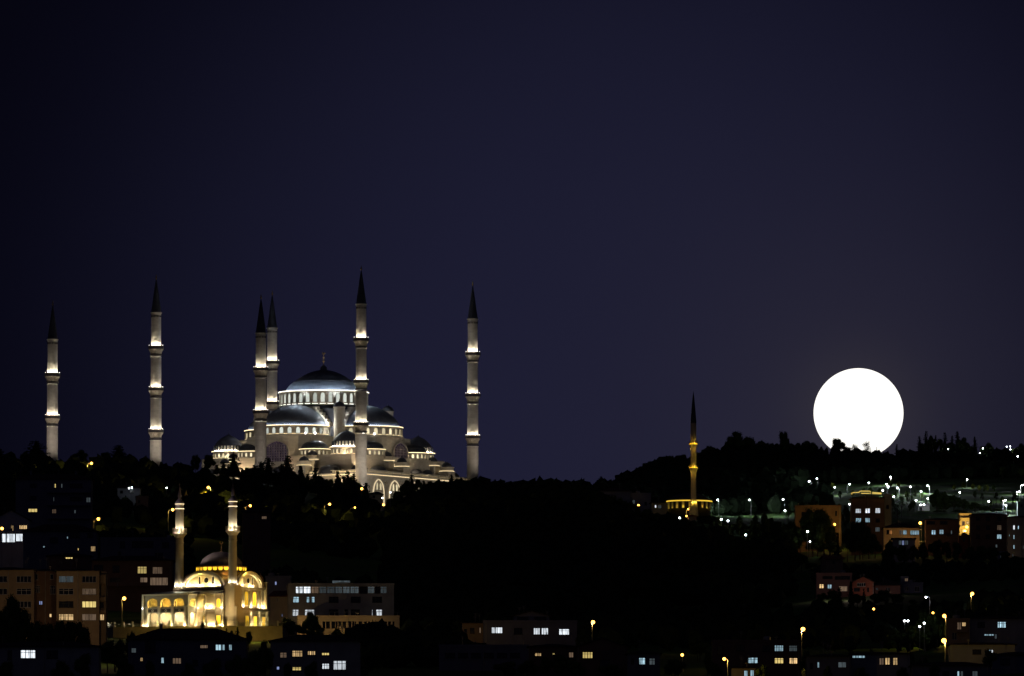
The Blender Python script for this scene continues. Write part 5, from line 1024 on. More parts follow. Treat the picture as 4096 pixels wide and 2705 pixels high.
OL = [  # px, py, dx, height, power, label
 (366, 1854, -17, 6, 4500, 'bright orange street lamp on the dark crest between the two left minarets'),
 (394, 2077, -18, 9, 900, 'orange lamp on a curved pole, alone on the dark slope left of the small mosque'),
 (8, 2115, 0, 8, 900, 'orange street lamp at the left edge beside the white lit veranda'),
 (691, 2040, -18, 9, 900, 'curved orange street lamp touching the left slender minaret of the small mosque'),
 (497, 2395, -9, 8, 1500, 'orange street lamp standing between the ochre apartment block and the small mosque'),
 (833, 1951, 12, 9, 8000, 'orange street lamp above the glowing green tree between the slender minarets'),
 (1001, 2024, -19, 9, 900, 'curved orange lamp right of the small mosque minarets, over a low house'),
 (1319, 2018, -20, 9, 900, 'orange lamp on a curved pole below the great mosque, left of two others'),
 (1447, 1956, 0, 8, 4500, 'big bright orange lamp below the tallest minaret'),
 (1420, 2031, -20, 8, 500, 'small orange lamp on an arm, just under the big bright orange one'),
 (1534, 2020, 0, 7, 900, 'orange lamp at the foot of the lit arch of the great mosque'),
 (2554, 2023, 0, 7, 900, 'round orange lamp in front of the pale building left of the slender minaret'),
 (2753, 2038, -8, 7, 500, 'small orange lamp on a short pole at the foot of the slender yellow lit minaret'),
 (2746, 2065, 0, 4, 350, 'low orange flood lamp glowing on the pavilion roof below the slender minaret'),
 (3338, 2099, -3, 8, 1300, 'orange lamp lighting the yellow wall behind the tree, upper right row'),
 (3681, 2093, 4, 8, 2300, 'orange street lamp on the corner of the low ochre lit house'),
 (3867, 2109, 11, 9, 3000, 'orange street lamp beside the balcony house, right end of the upper row'),
 (3889, 2376, -5, 8, 900, 'lone orange street lamp on the dark slope at far right'),
 (3777, 2465, 6, 8, 1500, 'upper one of two orange lamps beside the brown terraced house'),
 (3776, 2564, 5, 7, 2200, 'lower one of two orange lamps beside the brown terraced house'),
 (3212, 2518, -6, 9, 1500, 'tall orange street lamp above the two storey house at lower right'),
 (3732, 2453, 0, 5, 250, 'tiny orange lamp in the trees left of the two orange lamps at far right'),
 (2372, 2490, -4, 8, 1200, 'orange street lamp right of the low blue grey villa at bottom centre'),
 (2897, 2637, 14, 7, 700, 'small orange lamp on a leaning pole at the bottom edge, left of the corner shop'),
 (2729, 2621, 0, 4, 120, 'tiny orange lamp alone in the dark at the bottom, between the houses'),
 (3495, 2437, 0, 4, 80, 'faintest tiny orange lamp, under the row of houses on the dark slope'),
]
LY = {}
for (px, py, dx, H, pw, lab) in OL: LY[px] = lamp_at(px, py, H, 'o', pw, lab, group=G1, dx=dx)[1]
r5 = lambda x, y: (x * .4194 + 3100, 1850 + y * .4194)
WLmp = [((325, 182), 20, 'left one of the high pair of white lamps below left of the moon'), ((400, 155), 12, 'right one of the high pair of white lamps below left of the moon'),
 ((570, 237), -12, 'white park lamp beside a small round bush, left of the yellow roof pipes'), ((712, 208), -25, 'white lamp on a long armed pole, left above the yellow roof pipes'),
 ((895, 195), 0, 'white lamp directly above the yellow lit roof pipes'), ((1065, 208), 0, 'upper left lamp of the close cluster right of the yellow roof pipes'),
 ((1080, 230), -5, 'white lamp on a plain pole just below the cluster right of the yellow roof pipes'), ((1028, 267), 0, 'white lamp at the right end of the yellow roof pipes'),
 ((1100, 138), 5, 'highest white park lamp, above a bright green bush below the moon'), ((1167, 243), 20, 'white lamp in the middle of the park lawn, with its pole on the right'),
 ((1292, 232), 0, 'white lamp on a tall pole in the middle of the park path'), ((1393, 278), -5, 'white park lamp above the pale curved path'), ((1455, 222), 20, 'white lamp left of the big dark tree mass in the park'),
 ((1458, 346), 0, 'white lamp right above the floodlit white hut'), ((1345, 363), 0, 'white lamp on a pole left of the floodlit white hut'), ((1133, 327), 0, 'white lamp among thin trees right of the tall block'),
 ((1832, 163), -4, 'white lamp standing over the row of small round bushes at right'), ((1762, 286), 0, 'white lamp below the row of small round bushes, left one'), ((2362, 217), -20, 'white lamp at the right edge, highest of its group'),
 ((2328, 280), -20, 'white lamp near the right edge, second highest of its group'), ((2038, 372), 0, 'white lamp on the lawn above the wide brown apartment block'), ((2197, 362), -20, 'upper of two white lamps above the right edge block'),
 ((2202, 408), 5, 'lower of two white lamps above the right edge block'), ((712, 398), 5, 'white lamp on a pole left of the tall narrow block')]
G2 = 'white park lamps'
for (xy, dx, lab) in WLmp:
    px, py = r5(*xy); lamp_at(px, py, 4.2, 'w', 4200 if 3545 < px < 3760 or px > 3960 else 1500, lab, 'park lamp', G2, dx * .4194, y0=3750.0)
for (px, py, dx, H, pw, lab) in [
 (2719, 2072, 0, 5, 260, 'blurred white lamp among trees left of the slender minaret foot'), (2871, 2000, 4, 7, 2200, 'white street lamp just right of the round hall'),
 (2998, 2000, 6, 7, 2200, 'white street lamp second to the right of the round hall'), (3132, 1998, 7, 7, 2200, 'white street lamp over a bent thin tree, left of the red brown block'),
 (3140, 2043, 0, 5, 2500, 'low white lamp on the grass under the bent thin tree'), (2885, 2078, 0, 5, 4500, 'upper left one of two white lamps in the trees right of the slender minaret'),
 (2912, 2084, 0, 6, 4500, 'lower right one of two white lamps in the trees right of the slender minaret'), (2983, 2140, 0, 5, 3000, 'greenish lamp low in the trees halfway between slender minaret and red brown block'), (3230, 2127, 0, 5, 6000, 'greenish white lamp glowing in the trees below the red brown block'),
 (3240, 2167, 0, 4, 120, 'small white lamp on the ground below the greenish glowing one'), (3704, 2389, 15, 8, 180, 'single white lamp right of the grey corner house'),
 (3697, 2493, 0, 5, 120, 'tiny white lamp, upper of two right of the small cluster at lower right'), (3679, 2506, 0, 5, 120, 'tiny white lamp, lower of two right of the small cluster at lower right'),
 (3619, 2484, 0, 6, 160, 'left lamp of a small white cluster in the dark at lower right'), (3632, 2484, 0, 6, 160, 'right lamp of a small white cluster in the dark at lower right'),
 (3792, 1797, 0, 6, 160, 'white lamp in the dark conifers at the top of the ridge right of the moon'), (3932, 1794, 0, 6, 160, 'small white lamp on the ridge, over a brighter one, right of the moon'),
 (3920, 1813, 0, 6, 160, 'brighter white lamp just below the ridge right of the moon'), (4027, 1787, 0, 7, 120, 'left one of three clustered ridge lamps near the right edge'),
 (4041, 1786, 0, 7, 120, 'top right one of three clustered ridge lamps near the right edge'), (4042, 1798, 4, 7, 120, 'lowest one of three clustered ridge lamps near the right edge'),
 (4071, 1826, 0, 9, 260, 'white lamp on a tall pole under the ridge at the right edge'),
 (1530, 1992, 0, 5, 60, 'tiny white lamp before the left great arch of the mosque'), (1562, 1970, 0, 5, 60, 'tiny white lamp between the two great arches of the mosque')]:
    lamp_at(px, py, H, 'w', pw, lab, 'park lamp', G2, dx, y0=2400.0)
lamp_at(3683, 2020, 4.5, 'w', 1200, 'left one of the floodlights by the white hut', 'floodlight', G2, 0, Y=4280.0, name='floodlight')
lamp_at(3696, 2019, 4.5, 'w', 3000, 'brilliant white floodlight shining over the white hut', 'floodlight', G2, 0, Y=4281.0, name='floodlight')
for k, (px, py) in enumerate(((516, 1953), (528, 1951), (667, 1952))):
    r, _ = lamp_at(px, py, 3.0, 'w', 5, ['left tiny white lamp under the eaves of the small dark house on the left slope', 'right tiny white lamp under the eaves of the small dark house on the left slope', 'tiny lone white lamp on the dark slope above the left slender minaret'][k], 'lamp', 'tiny white lamps', y0=3300.0)
# lane lamps that light the ochre blocks, standing low in front behind the dark trees; the low ochre house one is added
for i, (px, py, Y, pw) in enumerate(((60, 2520, 2368, 1700), (300, 2525, 2362, 2100), (470, 2330, 2860, 260), (640, 2420, 2560, 0), (1235, 2512, 2737.5, 110), (1370, 2512, 2737, 130), (1500, 2512, 2738, 90), (1110, 2500, 2735, 600), (1900, 2560, 2500, 500), (3590, 2185, 3680, 500), (3625, 2160, 3690, 900), (3330, 2140, 3775, 500), (3470, 2200, 3650, 350), (3950, 2215, 3590, 600), (3400, 2395, 3240, 450), (3560, 2400, 3262, 600), (3300, 2395, 3250, 350))):
    if pw:
        q_ = P(px, py, Y); g_ = th(q_.x, Y); q_.z = max(q_.z, g_ + 1.2)
        r = empty('bollard_lamp', Vector((q_.x, Y, q_.z - 1.2)), 'low shaded lamp hidden behind trees, lighting the wall %s' % ['of the left edge block', 'of the yellow windowed block', 'of the brown house', '', 'of the terrace, left one', 'of the terrace, middle one', 'of the terrace, right one', 'of the red roofed annex', 'of the low villa flank', 'of the blue lit shack', 'of the low ochre house, added fill', 'behind the upper right tree', 'of the tall block', 'of the wide brown block', 'of the sloping row, middle one', 'of the sloping row, right one', 'of the sloping row, left one'][i], 'lamp')
        b = MB(); b.lathe(Vector((q_.x, Y, q_.z)), [(0.12, -1.4), (0.12, -0.3), (0.2, -0.25), (0.2, -0.15), (0.01, -0.12)], 8); b.build('housing', M['metal'], r)
        plight('lamp_light', q_ + UP * 0.15, pw, (1.0, 0.74, 0.62) if 3200 < Y < 3300 else (1.0, 0.64, 0.32) if Y < 2500 else (1.0, 0.58, 0.20), 0.15, r)
# pale park paths draped on the slope
def drape(name, pts, w, m_, lift=0.12):
    mb = MB(); vs = []
    L = [Vector((0, 0, 0))] * 0
    for i in range(len(pts) - 1):
        for k in range(8):
            s = k / 8; L.append(tuple(pts[i][j] * (1 - s) + pts[i + 1][j] * s for j in range(2)))
    L.append(pts[-1])
    for (x, y) in L: 
        for s in (-1, 1): yy = y + s * w; vs.append((x, yy, th(x, yy) + lift + 0.6))
    mb.add(vs, [(2 * i, 2 * i + 2, 2 * i + 3, 2 * i + 1) for i in range(len(L) - 1)]); return tag(mb.build(name, m_), kind='structure')
def gp(px, py, y0=3000.0):
    Y = settle(px, py, 0.0, y0) or 4500.0; v = P(px, py, Y); return (v.x, v.y)
drape('path', [gp(x, y, 3800) for x, y in ((3560, 2012), (3600, 1992), (3650, 1984), (3710, 1986), (3760, 1994))], 3.0, M['path'])
drape('path', [gp(x, y, 3800) for x, y in ((3790, 1968), (3880, 1974), (3980, 1978), (4040, 1974), (4110, 1960))], 2.0, M['path'])
drape('path', [gp(x, y, 3800) for x, y in ((3565, 2036), (3580, 2020), (3600, 2008))], 2.5, M['path'])
drape('path', [gp(x, y, 3800) for x, y in ((3300, 1965), (3400, 1958), (3500, 1952), (3600, 1952), (3700, 1955))], 1.5, M['path'])
drape('road', [gp(x, y, 3500) for x, y in ((3640, 2172), (3700, 2178), (3800, 2182), (3860, 2190), (3920, 2200))], 3.0, M['path'])
drape('road', [gp(x, y, 3600) for x, y in ((2780, 2062), (2830, 2055), (2880, 2060), (2930, 2050))], 2.5, M['path'])
# ================================================================== trees
rng = np.random.default_rng(11)
def leafcloud(cent, size, nrm=None):
    """small two-triangle leaf clumps at the given centres"""
    n = len(cent); a = rng.normal(size=(n, 3)); a /= np.linalg.norm(a, axis=1)[:, None]; b = rng.normal(size=(n, 3)); b -= a * (a * b).sum(1)[:, None]; b /= np.linalg.norm(b, axis=1)[:, None]
    s = size * (0.6 + 0.8 * rng.random(n))[:, None]
    v = np.stack([cent + a * s, cent + b * s * 0.6, cent - a * s, cent - b * s * 0.6], 1).reshape(-1, 3)
    return v
def cloud_mesh(name, cents, size, mt, extra=None):
    v = leafcloud(cents, size); f = np.arange(len(v)).reshape(-1, 4)
    vv = v.tolist(); ff = f.tolist()
    if extra:
        k = len(vv); vv += [tuple(p) for p in extra.v]; ff += [[k + i for i in q] for q in extra.f]
    me = bpy.data.meshes.new(name); me.from_pydata(vv, [], ff); me.materials.append(mt); me.update(); return me
def blob(mb, c, r, seg=7, rg=5, jit=0.22):
    prof = []
    base = len(mb.v); vs = []
    for j in range(rg + 1):
        ph = math.pi * j / rg
        for i in range(seg):
            th2 = 2 * math.pi * i / seg; k = 1 + jit * (rng.random() - 0.5) * 2
            vs.append((c[0] + r[0] * k * math.sin(ph) * math.cos(th2), c[1] + r[1] * k * math.sin(ph) * math.sin(th2), c[2] - r[2] * k * math.cos(ph)))
    fs = [(j * seg + i, j * seg + (i + 1) % seg, (j + 1) * seg + (i + 1) % seg, (j + 1) * seg + i) for j in range(rg) for i in range(seg)]
    mb.add(vs, fs)
def broad(seed, lacy=False, n=2400, w=0.36, lm='leaf'):
    """unit height tree, crown width about 2*w"""
    global rng; rng = np.random.default_rng(seed)
    lobes = []; nl = 13
    for i in range(nl):
        a = rng.random() * 2 * math.pi; z = 0.40 + 0.48 * rng.random(); rr = w * (0.25 + 0.55 * rng.random()) * (1.15 - abs(z - 0.58) * 1.5)
        lobes.append((rr * math.cos(a), rr * math.sin(a), z, w * (0.30 + 0.22 * rng.random())))
    lobes.append((0, 0, 0.82, w * 0.42)); pts = []
    for (x, y, z, r) in lobes:
        k = n // len(lobes); d = rng.normal(size=(k, 3)); d /= np.linalg.norm(d, axis=1)[:, None]; rad = r * (0.72 + 0.42 * rng.random(k)) if not lacy else r * (0.2 + 0.95 * rng.random(k))
        pts.append(np.array([x, y, z]) + d * rad[:, None] * np.array([1, 1, 0.8]))
    core = MB()
    if not lacy:
        for (x, y, z, r) in lobes: blob(core, (x, y, z), (r * .78, r * .78, r * .6))
    crown = cloud_mesh('crown', np.concatenate(pts), 0.020 if not lacy else 0.021, M[lm], core)
    t = MB(); t.tube([(0, 0, -0.1), (0.005, 0, 0.2), (0, 0.004, 0.45), (0.01, 0, 0.7)], [0.032, 0.024, 0.016, 0.006], 6)
    for (x, y, z, r) in lobes[:8]: t.tube([(0, 0, 0.25 + 0.2 * rng.random()), (x * .5, y * .5, z * .85), (x, y, z)], [0.014, 0.009, 0.004], 4)
    return crown, t.mesh('trunk', M['bark'])
def conifer(seed, w=0.24, lev=20, low=0.08, ragged=0.35):
    global rng; rng = np.random.default_rng(seed); pts = []; core = MB()
    for i in range(lev):
        s = i / lev; z = low + (0.97 - low) * s; r = w * (1 - s) ** 0.5 * (1 - ragged * rng.random() * 0.8) + 0.012; nb = 9 if s < .6 else 6
        for k in range(nb):
            a = rng.random() * 2 * math.pi; L = r * (0.65 + 0.5 * rng.random()); m_ = max(4, int(17 * (1 - s * .6)))
            u = rng.random(m_) ** 0.7; x = np.cos(a) * u * L; y = np.sin(a) * u * L; zz = z - u * L * 0.22 + (u ** 3) * L * 0.18
            p = np.stack([x, y, zz], 1) + rng.normal(size=(m_, 3)) * np.array([0.012, 0.012, 0.006]); pts.append(p)
    core.tube([(0, 0, low * .8), (0, 0, low + .1), (0, 0, 0.55), (0, 0, 0.93)], [w * .45, w * .62, w * .30, 0.006], 9)
    crown = cloud_mesh('crown', np.concatenate(pts), 0.026, M['needle'], core)
    t = MB(); t.tube([(0, 0, -0.1), (0, 0, 0.5), (0, 0, 0.99)], [0.022, 0.013, 0.003], 6); return crown, t.mesh('trunk', M['bark'])
def bush(seed):
    global rng; rng = np.random.default_rng(seed); d = rng.normal(size=(700, 3)); d /= np.linalg.norm(d, axis=1)[:, None]
    pts = np.array([0, 0, .55]) + d * (0.36 + 0.12 * rng.random((700, 1))) * np.array([1, 1, .95]); core = MB(); blob(core, (0, 0, .55), (.34, .34, .32)); t = MB(); t.tube([(0, 0, -.1), (0, 0, .5)], [.05, .03], 6)
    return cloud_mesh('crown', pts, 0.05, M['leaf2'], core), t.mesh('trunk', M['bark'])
KIND = {'b': [broad(s) for s in (1, 2, 3, 4)], 'w': [broad(s, False, 2600, 0.48) for s in (21, 22)], 'l': [broad(s, True, 1300, 0.40) for s in (5, 6)],
        'c': [conifer(s) for s in (7, 8, 9)], 'n': [conifer(10, 0.11, 22, 0.03, 0.2)], 'g': [conifer(12, 0.30, 18, 0.10, 0.6), conifer(13, 0.27, 16, 0.12, 0.7)], 'u': [bush(14)], 'y': [broad(31, False, 2600, 0.44, 'leaf2')]}  # glowing tree takes the paler, yellower leaf colour to look lamplit
KW = {'b': 'round crowned tree', 'w': 'broad spreading tree', 'l': 'thin lacy tree', 'c': 'conifer', 'n': 'narrow cypress', 'g': 'ragged conifer', 'u': 'clipped round bush', 'y': 'glowing tree'}
KN = {'b': 'broadleaf_tree', 'w': 'broadleaf_tree', 'l': 'broadleaf_tree', 'c': 'conifer_tree', 'n': 'cypress_tree', 'g': 'conifer_tree', 'u': 'round_bush', 'y': 'broadleaf_tree'}
KWID = {'b': 0.78, 'w': 1.0, 'l': 0.84, 'c': 0.46, 'n': 0.24, 'g': 0.56, 'u': 0.9, 'y': 0.92}
TREES = []; rs_ = random.Random(3)
def tree(kind, px, py, region, H=None, Y=None, width=None, y0=2100.0, label=None, group=None, crownmat=None):
    """top of the tree is seen at (px, py)"""
    if Y is None:
        Y = settle(px, py, H, y0)
        if Y is None: Y = 4600.0
    t = P(px, py, Y); g = th(t.x, Y); H_ = max(t.z - g, 2.0)
    var = rs_.choice(KIND[kind]); r = empty(KN[kind], Vector((t.x, Y, t.z - H_)))
    s = H_; width = width and width * (1.45 if kind in 'cg' and H_ > 6 and Y > 4400 and Y < 4700 else 1.0); sxy = (width * Y * KP / KWID[kind]) if width else s * (0.9 + 0.25 * rs_.random())
    r.scale = (sxy, sxy, s); r.rotation_euler = (0, 0, rs_.random() * 6.28)
    for nm_, me in (('crown', var[0]), ('trunk', var[1])):
        o = bpy.data.objects.new(nm_, me); col.objects.link(o); o.parent = r
    r['category'] = 'bush' if kind == 'u' else 'tree'
    TREES.append((r, kind, px, region, label, group)); return r
# --- left crest skyline
A_ = 'on the crest left of the leftmost tall minaret'
tree('g', -2, 1791, A_, Y=4560, width=60); tree('g', 22, 1815, A_, Y=4580, width=40); tree('g', 144, 1757, A_, Y=4520, width=104); tree('b', 100, 1806, A_, Y=4530, width=50); tree('b', 60, 1838, A_, Y=4560, width=60)
A_ = 'on the crest between the two leftmost tall minarets'
tree('w', 322, 1799, A_, Y=4560, width=70); tree('b', 290, 1820, A_, Y=4565, width=34); tree('b', 245, 1846, A_, Y=4570, width=50); tree('g', 476, 1776, A_, Y=4540, width=86); tree('b', 425, 1806, A_, Y=4560, width=58); tree('g', 395, 1822, A_, Y=4570, width=40); tree('b', 534, 1824, A_, Y=4600, width=36); tree('c', 560, 1838, A_, Y=4600, width=22); tree('g', 583, 1820, A_, Y=4600, width=24)
A_ = 'on the crest left of the great mosque'
tree('b', 645, 1845, A_, Y=4600, width=16); tree('c', 710, 1846, A_, Y=4600, width=20); tree('w', 782, 1822, A_, Y=4600, width=44); tree('b', 833, 1816, A_, Y=4590, width=62); tree('b', 745, 1858, A_, Y=4610, width=60)
A_ = 'silhouetted before the great mosque front'
for k, px, py, w in (('c', 868, 1858, 40), ('c', 895, 1846, 36), ('g', 935, 1812, 66), ('c', 915, 1862, 44), ('c', 970, 1874, 40), ('b', 990, 1868, 40), ('c', 1020, 1858, 50), ('g', 1073, 1824, 62), ('c', 1045, 1842, 50), ('c', 1105, 1880, 44), ('c', 1130, 1894, 40), ('g', 1150, 1815, 62), ('c', 1128, 1850, 40), ('c', 1175, 1880, 46), ('c', 1203, 1858, 36), ('c', 1232, 1892, 36), ('c', 1262, 1866, 44), ('g', 1290, 1905, 44), ('c', 1315, 1925, 44), ('c', 1350, 1878, 34), ('c', 1375, 1900, 40), ('c', 1392, 1878, 28), ('g', 1416, 1886, 40), ('b', 1440, 1934, 40), ('g', 1464, 1926, 50), ('b', 1340, 1946, 60)):
    tree(k, px, py, A_, Y=4640 + (px * 7 % 30), width=w)
A_ = 'low between the conifers before the great mosque'
for px, py, w in ((885, 1884, 56), (930, 1880, 56), (975, 1890, 56), (1015, 1884, 50), (1055, 1880, 50), (1100, 1894, 56), (1145, 1886, 56), (1185, 1900, 56), (1225, 1906, 56), (1270, 1904, 56), (1312, 1918, 56), (1355, 1910, 56), (1395, 1912, 50), (1435, 1926, 50)): tree('w', px, py, A_, Y=4652 + px % 9, width=w)
A_ = 'before the arched right wing of the great mosque'
for k, px, py, w in (('b', 1562, 1992, 40), ('b', 1590, 1962, 46), ('b', 1612, 1938, 44), ('g', 1648, 1892, 44), ('b', 1630, 1915, 44), ('b', 1672, 1914, 40), ('g', 1695, 1918, 36), ('b', 1722, 1922, 46), ('b', 1752, 1916, 44), ('g', 1778, 1920, 36), ('g', 1806, 1893, 34), ('b', 1830, 1912, 40), ('b', 1858, 1920, 40)):
    tree(k, px, py, A_, Y=4600 + (px * 7 % 30), width=w)
# --- the long dark mid ridge, generated along its profile
def along(prof, step, kinds, region, Yf, wr, seed, jit=6, smooth=True):
    r_ = random.Random(seed); x = prof[0][0]
    while x <= prof[-1][0]:
        for i in range(len(prof) - 1):
            if prof[i][0] <= x <= prof[i + 1][0]: y = prof[i][1] + (prof[i + 1][1] - prof[i][1]) * (x - prof[i][0]) / (prof[i + 1][0] - prof[i][0]); break
        tree(r_.choice(kinds), x, y + r_.uniform(-jit * .4, jit), region, Y=Yf + r_.uniform(-25, 25), width=r_.uniform(*wr)); x += step * r_.uniform(.8, 1.25)
along([(1880, 1914), (1915, 1913), (2036, 1918), (2122, 1938), (2150, 1944)], 24, 'bbbg', 'on the ridge right of the rightmost tall minaret', 4540, (38, 62), 5)
along([(2155, 1946), (2243, 1946), (2295, 1938), (2364, 1956), (2410, 1962)], 26, 'bbbw', 'on the middle ridge left of the far hill', 4520, (40, 66), 6)
tree('b', 2295, 1930, 'on the middle ridge left of the far hill', Y=4500, width=60)
along([(2380, 1975), (2491, 1990), (2537, 2008), (2600, 2046), (2640, 2048)], 24, 'bbbw', 'in the wood left of the yellow lit minaret', 4020, (40, 60), 8)
along([(2640, 2050), (2690, 2055), (2759, 2078), (2836, 2096), (2870, 2112)], 24, 'bbw', 'at the foot of the yellow lit minaret', 3990, (34, 56), 9)
along([(2880, 2125), (2930, 2150), (3019, 2160), (3192, 2195), (3278, 2280)], 30, 'bbww', 'in the wood right of the yellow lit minaret', 3560, (50, 80), 10)
# --- far ridge
FR = [(2388, 1940), (2430, 1925), (2465, 1908), (2530, 1896), (2545, 1876), (2591, 1846), (2644, 1831), (2759, 1814), (2797, 1800), (2843, 1788), (2874, 1795), (2908, 1784), (3030, 1775), (3069, 1769), (3199, 1768), (3260, 1768), (3293, 1786), (3326, 1790), (3385, 1806), (3400, 1818), (3440, 1822), (3500, 1822), (3540, 1814), (3600, 1812), (3660, 1806), (3880, 1790), (3990, 1806), (4048, 1808), (4110, 1800)]
def seg(a, b): 
    out = [(x, y) for x, y in FR if a <= x <= b]
    def at(x):
        for i in range(len(FR) - 1):
            if FR[i][0] <= x <= FR[i + 1][0]: return FR[i][1] + (FR[i + 1][1] - FR[i][1]) * (x - FR[i][0]) / (FR[i + 1][0] - FR[i][0])
    return [(a, at(a))] + [p for p in out if a < p[0] < b] + [(b, at(b))]
along(seg(2390, 2560), 20, 'bbw', 'at the left foot of the far ridge', 5330, (30, 46), 21); along(seg(2562, 2748), 20, 'bbw', 'on the far ridge left of the slender minaret', 5330, (30, 46), 22)
along(seg(2790, 2910), 20, 'bbw', 'on the far ridge right of the slender minaret', 5330, (30, 48), 23); along(seg(2912, 3100), 22, 'bbw', 'midway on the ridge between yellow minaret and moon', 5340, (34, 50), 24)
along(seg(3105, 3262), 20, 'bbw', 'on the far ridge close left of the moon', 5340, (34, 50), 25); along(seg(3285, 3580), 20, 'bbn', 'in the low line directly under the moon', 5350, (20, 36), 26, 3)
along(seg(3600, 3790), 20, 'bbg', 'on the far ridge close right of the moon', 5340, (30, 46), 27); along(seg(3800, 4100), 22, 'bbg', 'on the far ridge near the right edge', 5340, (32, 50), 28)
A_ = 'tall on the far ridge left of the moon'
for k, px, py, w in (('w', 2953, 1724, 92), ('b', 2925, 1742, 50), ('w', 3000, 1746, 70), ('g', 3012, 1744, 26), ('b', 3045, 1762, 40), ('w', 3138, 1730, 54), ('g', 2405, 1902, 50), ('g', 2445, 1915, 26), ('w', 2843, 1786, 46), ('b', 3232, 1760, 60)): tree(k, px, py, A_, Y=5300, width=w)
A_ = 'silhouetted against the bright disc of the moon'
for k, px, py, w in (('w', 3356, 1757, 66), ('b', 3338, 1776, 40), ('b', 3385, 1784, 40), ('l', 3418, 1776, 42), ('l', 3400, 1786, 30), ('l', 3465, 1764, 50), ('n', 3507, 1784, 6), ('b', 3380, 1800, 50)): tree(k, px, py, A_, Y=5310, width=w)
A_ = 'standing tall on the ridge right of the moon'
for k, px, py, w in (('g', 3587, 1772, 28), ('n', 3612, 1790, 12), ('n', 3637, 1794, 12), ('g', 3678, 1738, 40), ('g', 3704, 1716, 40), ('b', 3726, 1738, 44), ('g', 3742, 1734, 30), ('b', 3758, 1752, 50), ('g', 3780, 1722, 42), ('g', 3808, 1736, 34), ('g', 3830, 1718, 48), ('b', 3852, 1746, 50), ('g', 3899, 1740, 38), ('b', 3875, 1775, 40), ('b', 3953, 1768, 46), ('b', 3930, 1782, 30), ('w', 4085, 1774, 60), ('b', 4060, 1790, 40), ('b', 3690, 1770, 60), ('b', 3800, 1766, 60)): tree(k, px, py, A_, Y=5290, width=w)
# --- park and houses at right
A_ = 'in a row on the park lawn at right'
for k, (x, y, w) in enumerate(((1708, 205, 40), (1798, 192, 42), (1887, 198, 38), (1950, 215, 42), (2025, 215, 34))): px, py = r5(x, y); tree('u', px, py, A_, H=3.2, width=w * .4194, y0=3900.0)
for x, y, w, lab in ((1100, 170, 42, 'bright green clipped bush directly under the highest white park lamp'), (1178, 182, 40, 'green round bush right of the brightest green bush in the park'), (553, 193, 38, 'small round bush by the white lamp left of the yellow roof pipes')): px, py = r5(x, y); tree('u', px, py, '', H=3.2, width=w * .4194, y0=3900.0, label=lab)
A_ = 'in the dark clump amid the park'
for px, py, w in ((3745, 1958, 56), (3775, 1966, 60), (3815, 1982, 60), (3855, 1996, 60), (3900, 2008, 56), (3752, 1990, 50), (3940, 2024, 50), (3985, 2034, 50), (3780, 2010, 60), (3760, 2040, 60), (3840, 2040, 66)): tree('w', px, py, A_, Y=4260, width=w)
A_ = 'between the red brown block and the tall block'
for px, py, w in ((3205, 2000, 36), (3255, 1976, 40), (3290, 1962, 50), (3320, 1970, 50), (3350, 2010, 40), (3385, 2020, 40), (3310, 2010, 60)): tree('b', px, py, A_, Y=3960, width=w)
A_ = 'in front of the red brown block'
for k, px, py, w in (('w', 3250, 2040, 110), ('w', 3295, 2035, 90), ('b', 3160, 2080, 80), ('w', 3200, 2110, 90), ('b', 3120, 2120, 80), ('b', 3320, 2110, 50), ('c', 3345, 2126, 34), ('w', 3270, 2150, 90), ('w', 3080, 2140, 80), ('w', 3330, 2170, 80)): tree(k, px, py, A_, Y=3700, width=w)
A_ = 'in front of the tall block at right'
for k, px, py, w in (('w', 3420, 2088, 60), ('w', 3450, 2082, 60), ('w', 3475, 2104, 60), ('b', 3390, 2110, 50), ('w', 3500, 2150, 56), ('w', 3440, 2140, 90), ('b', 3560, 2155, 30), ('n', 3352, 2124, 14)): tree(k, px, py, A_, Y=3640, width=w)
A_ = 'in the bright park between the white lamps'
for k, px, py, w in (('b', 3455, 1950, 16), ('b', 3480, 1948, 20), ('l', 3520, 1952, 22), ('b', 3545, 1975, 18), ('b', 3625, 1962, 16), ('l', 3660, 1958, 20), ('b', 3686, 1964, 18), ('b', 3580, 1962, 16), ('b', 3900, 1962, 18), ('l', 3930, 1970, 22), ('b', 3985, 1968, 20), ('b', 4010, 1984, 18), ('b', 4060, 1972, 20), ('n', 4052, 1970, 10), ('n', 4070, 1976, 10), ('b', 3960, 1996, 20), ('b', 3655, 2000, 20), ('b', 3640, 2012, 18), ('b', 3410, 1958, 18), ('b', 3360, 1962, 16), ('b', 3940, 1938, 18), ('b', 3975, 1936, 18)): tree(k, px, py, A_, H=5.0, width=w, y0=3950.0)
A_ = 'under the ridge trees above the park'
for k, px, py, w in (('w', 3850, 1850, 40), ('w', 3890, 1852, 40), ('w', 3935, 1856, 40), ('b', 3975, 1862, 30), ('b', 4010, 1866, 30), ('w', 4050, 1858, 44), ('b', 4085, 1872, 30)): tree(k, px, py, A_, H=6.0, width=w, y0=4500.0)
A_ = 'thin in the lamplight of the park'
for px, py, w in ((3570, 1985, 30), (3606, 1980, 34), (3632, 1965, 20), (3648, 1975, 22), (3155, 2012, 40), (3590, 2010, 40)): tree('l', px, py, A_, H=9, width=w, y0=3900.0)
A_ = 'in the lamplight right of the slender minaret'
for k, px, py, w in (('b', 2870, 2062, 40), ('b', 2935, 2090, 50), ('l', 2900, 2086, 40), ('w', 2960, 2066, 60), ('w', 3020, 2060, 60), ('b', 3060, 2050, 50), ('w', 2985, 2110, 70), ('w', 3050, 2100, 70), ('l', 2925, 2110, 40), ('b', 2900, 2120, 40)): tree(k, px, py, A_, Y=3830, width=w)
A_ = 'before the row of houses on the dark slope'
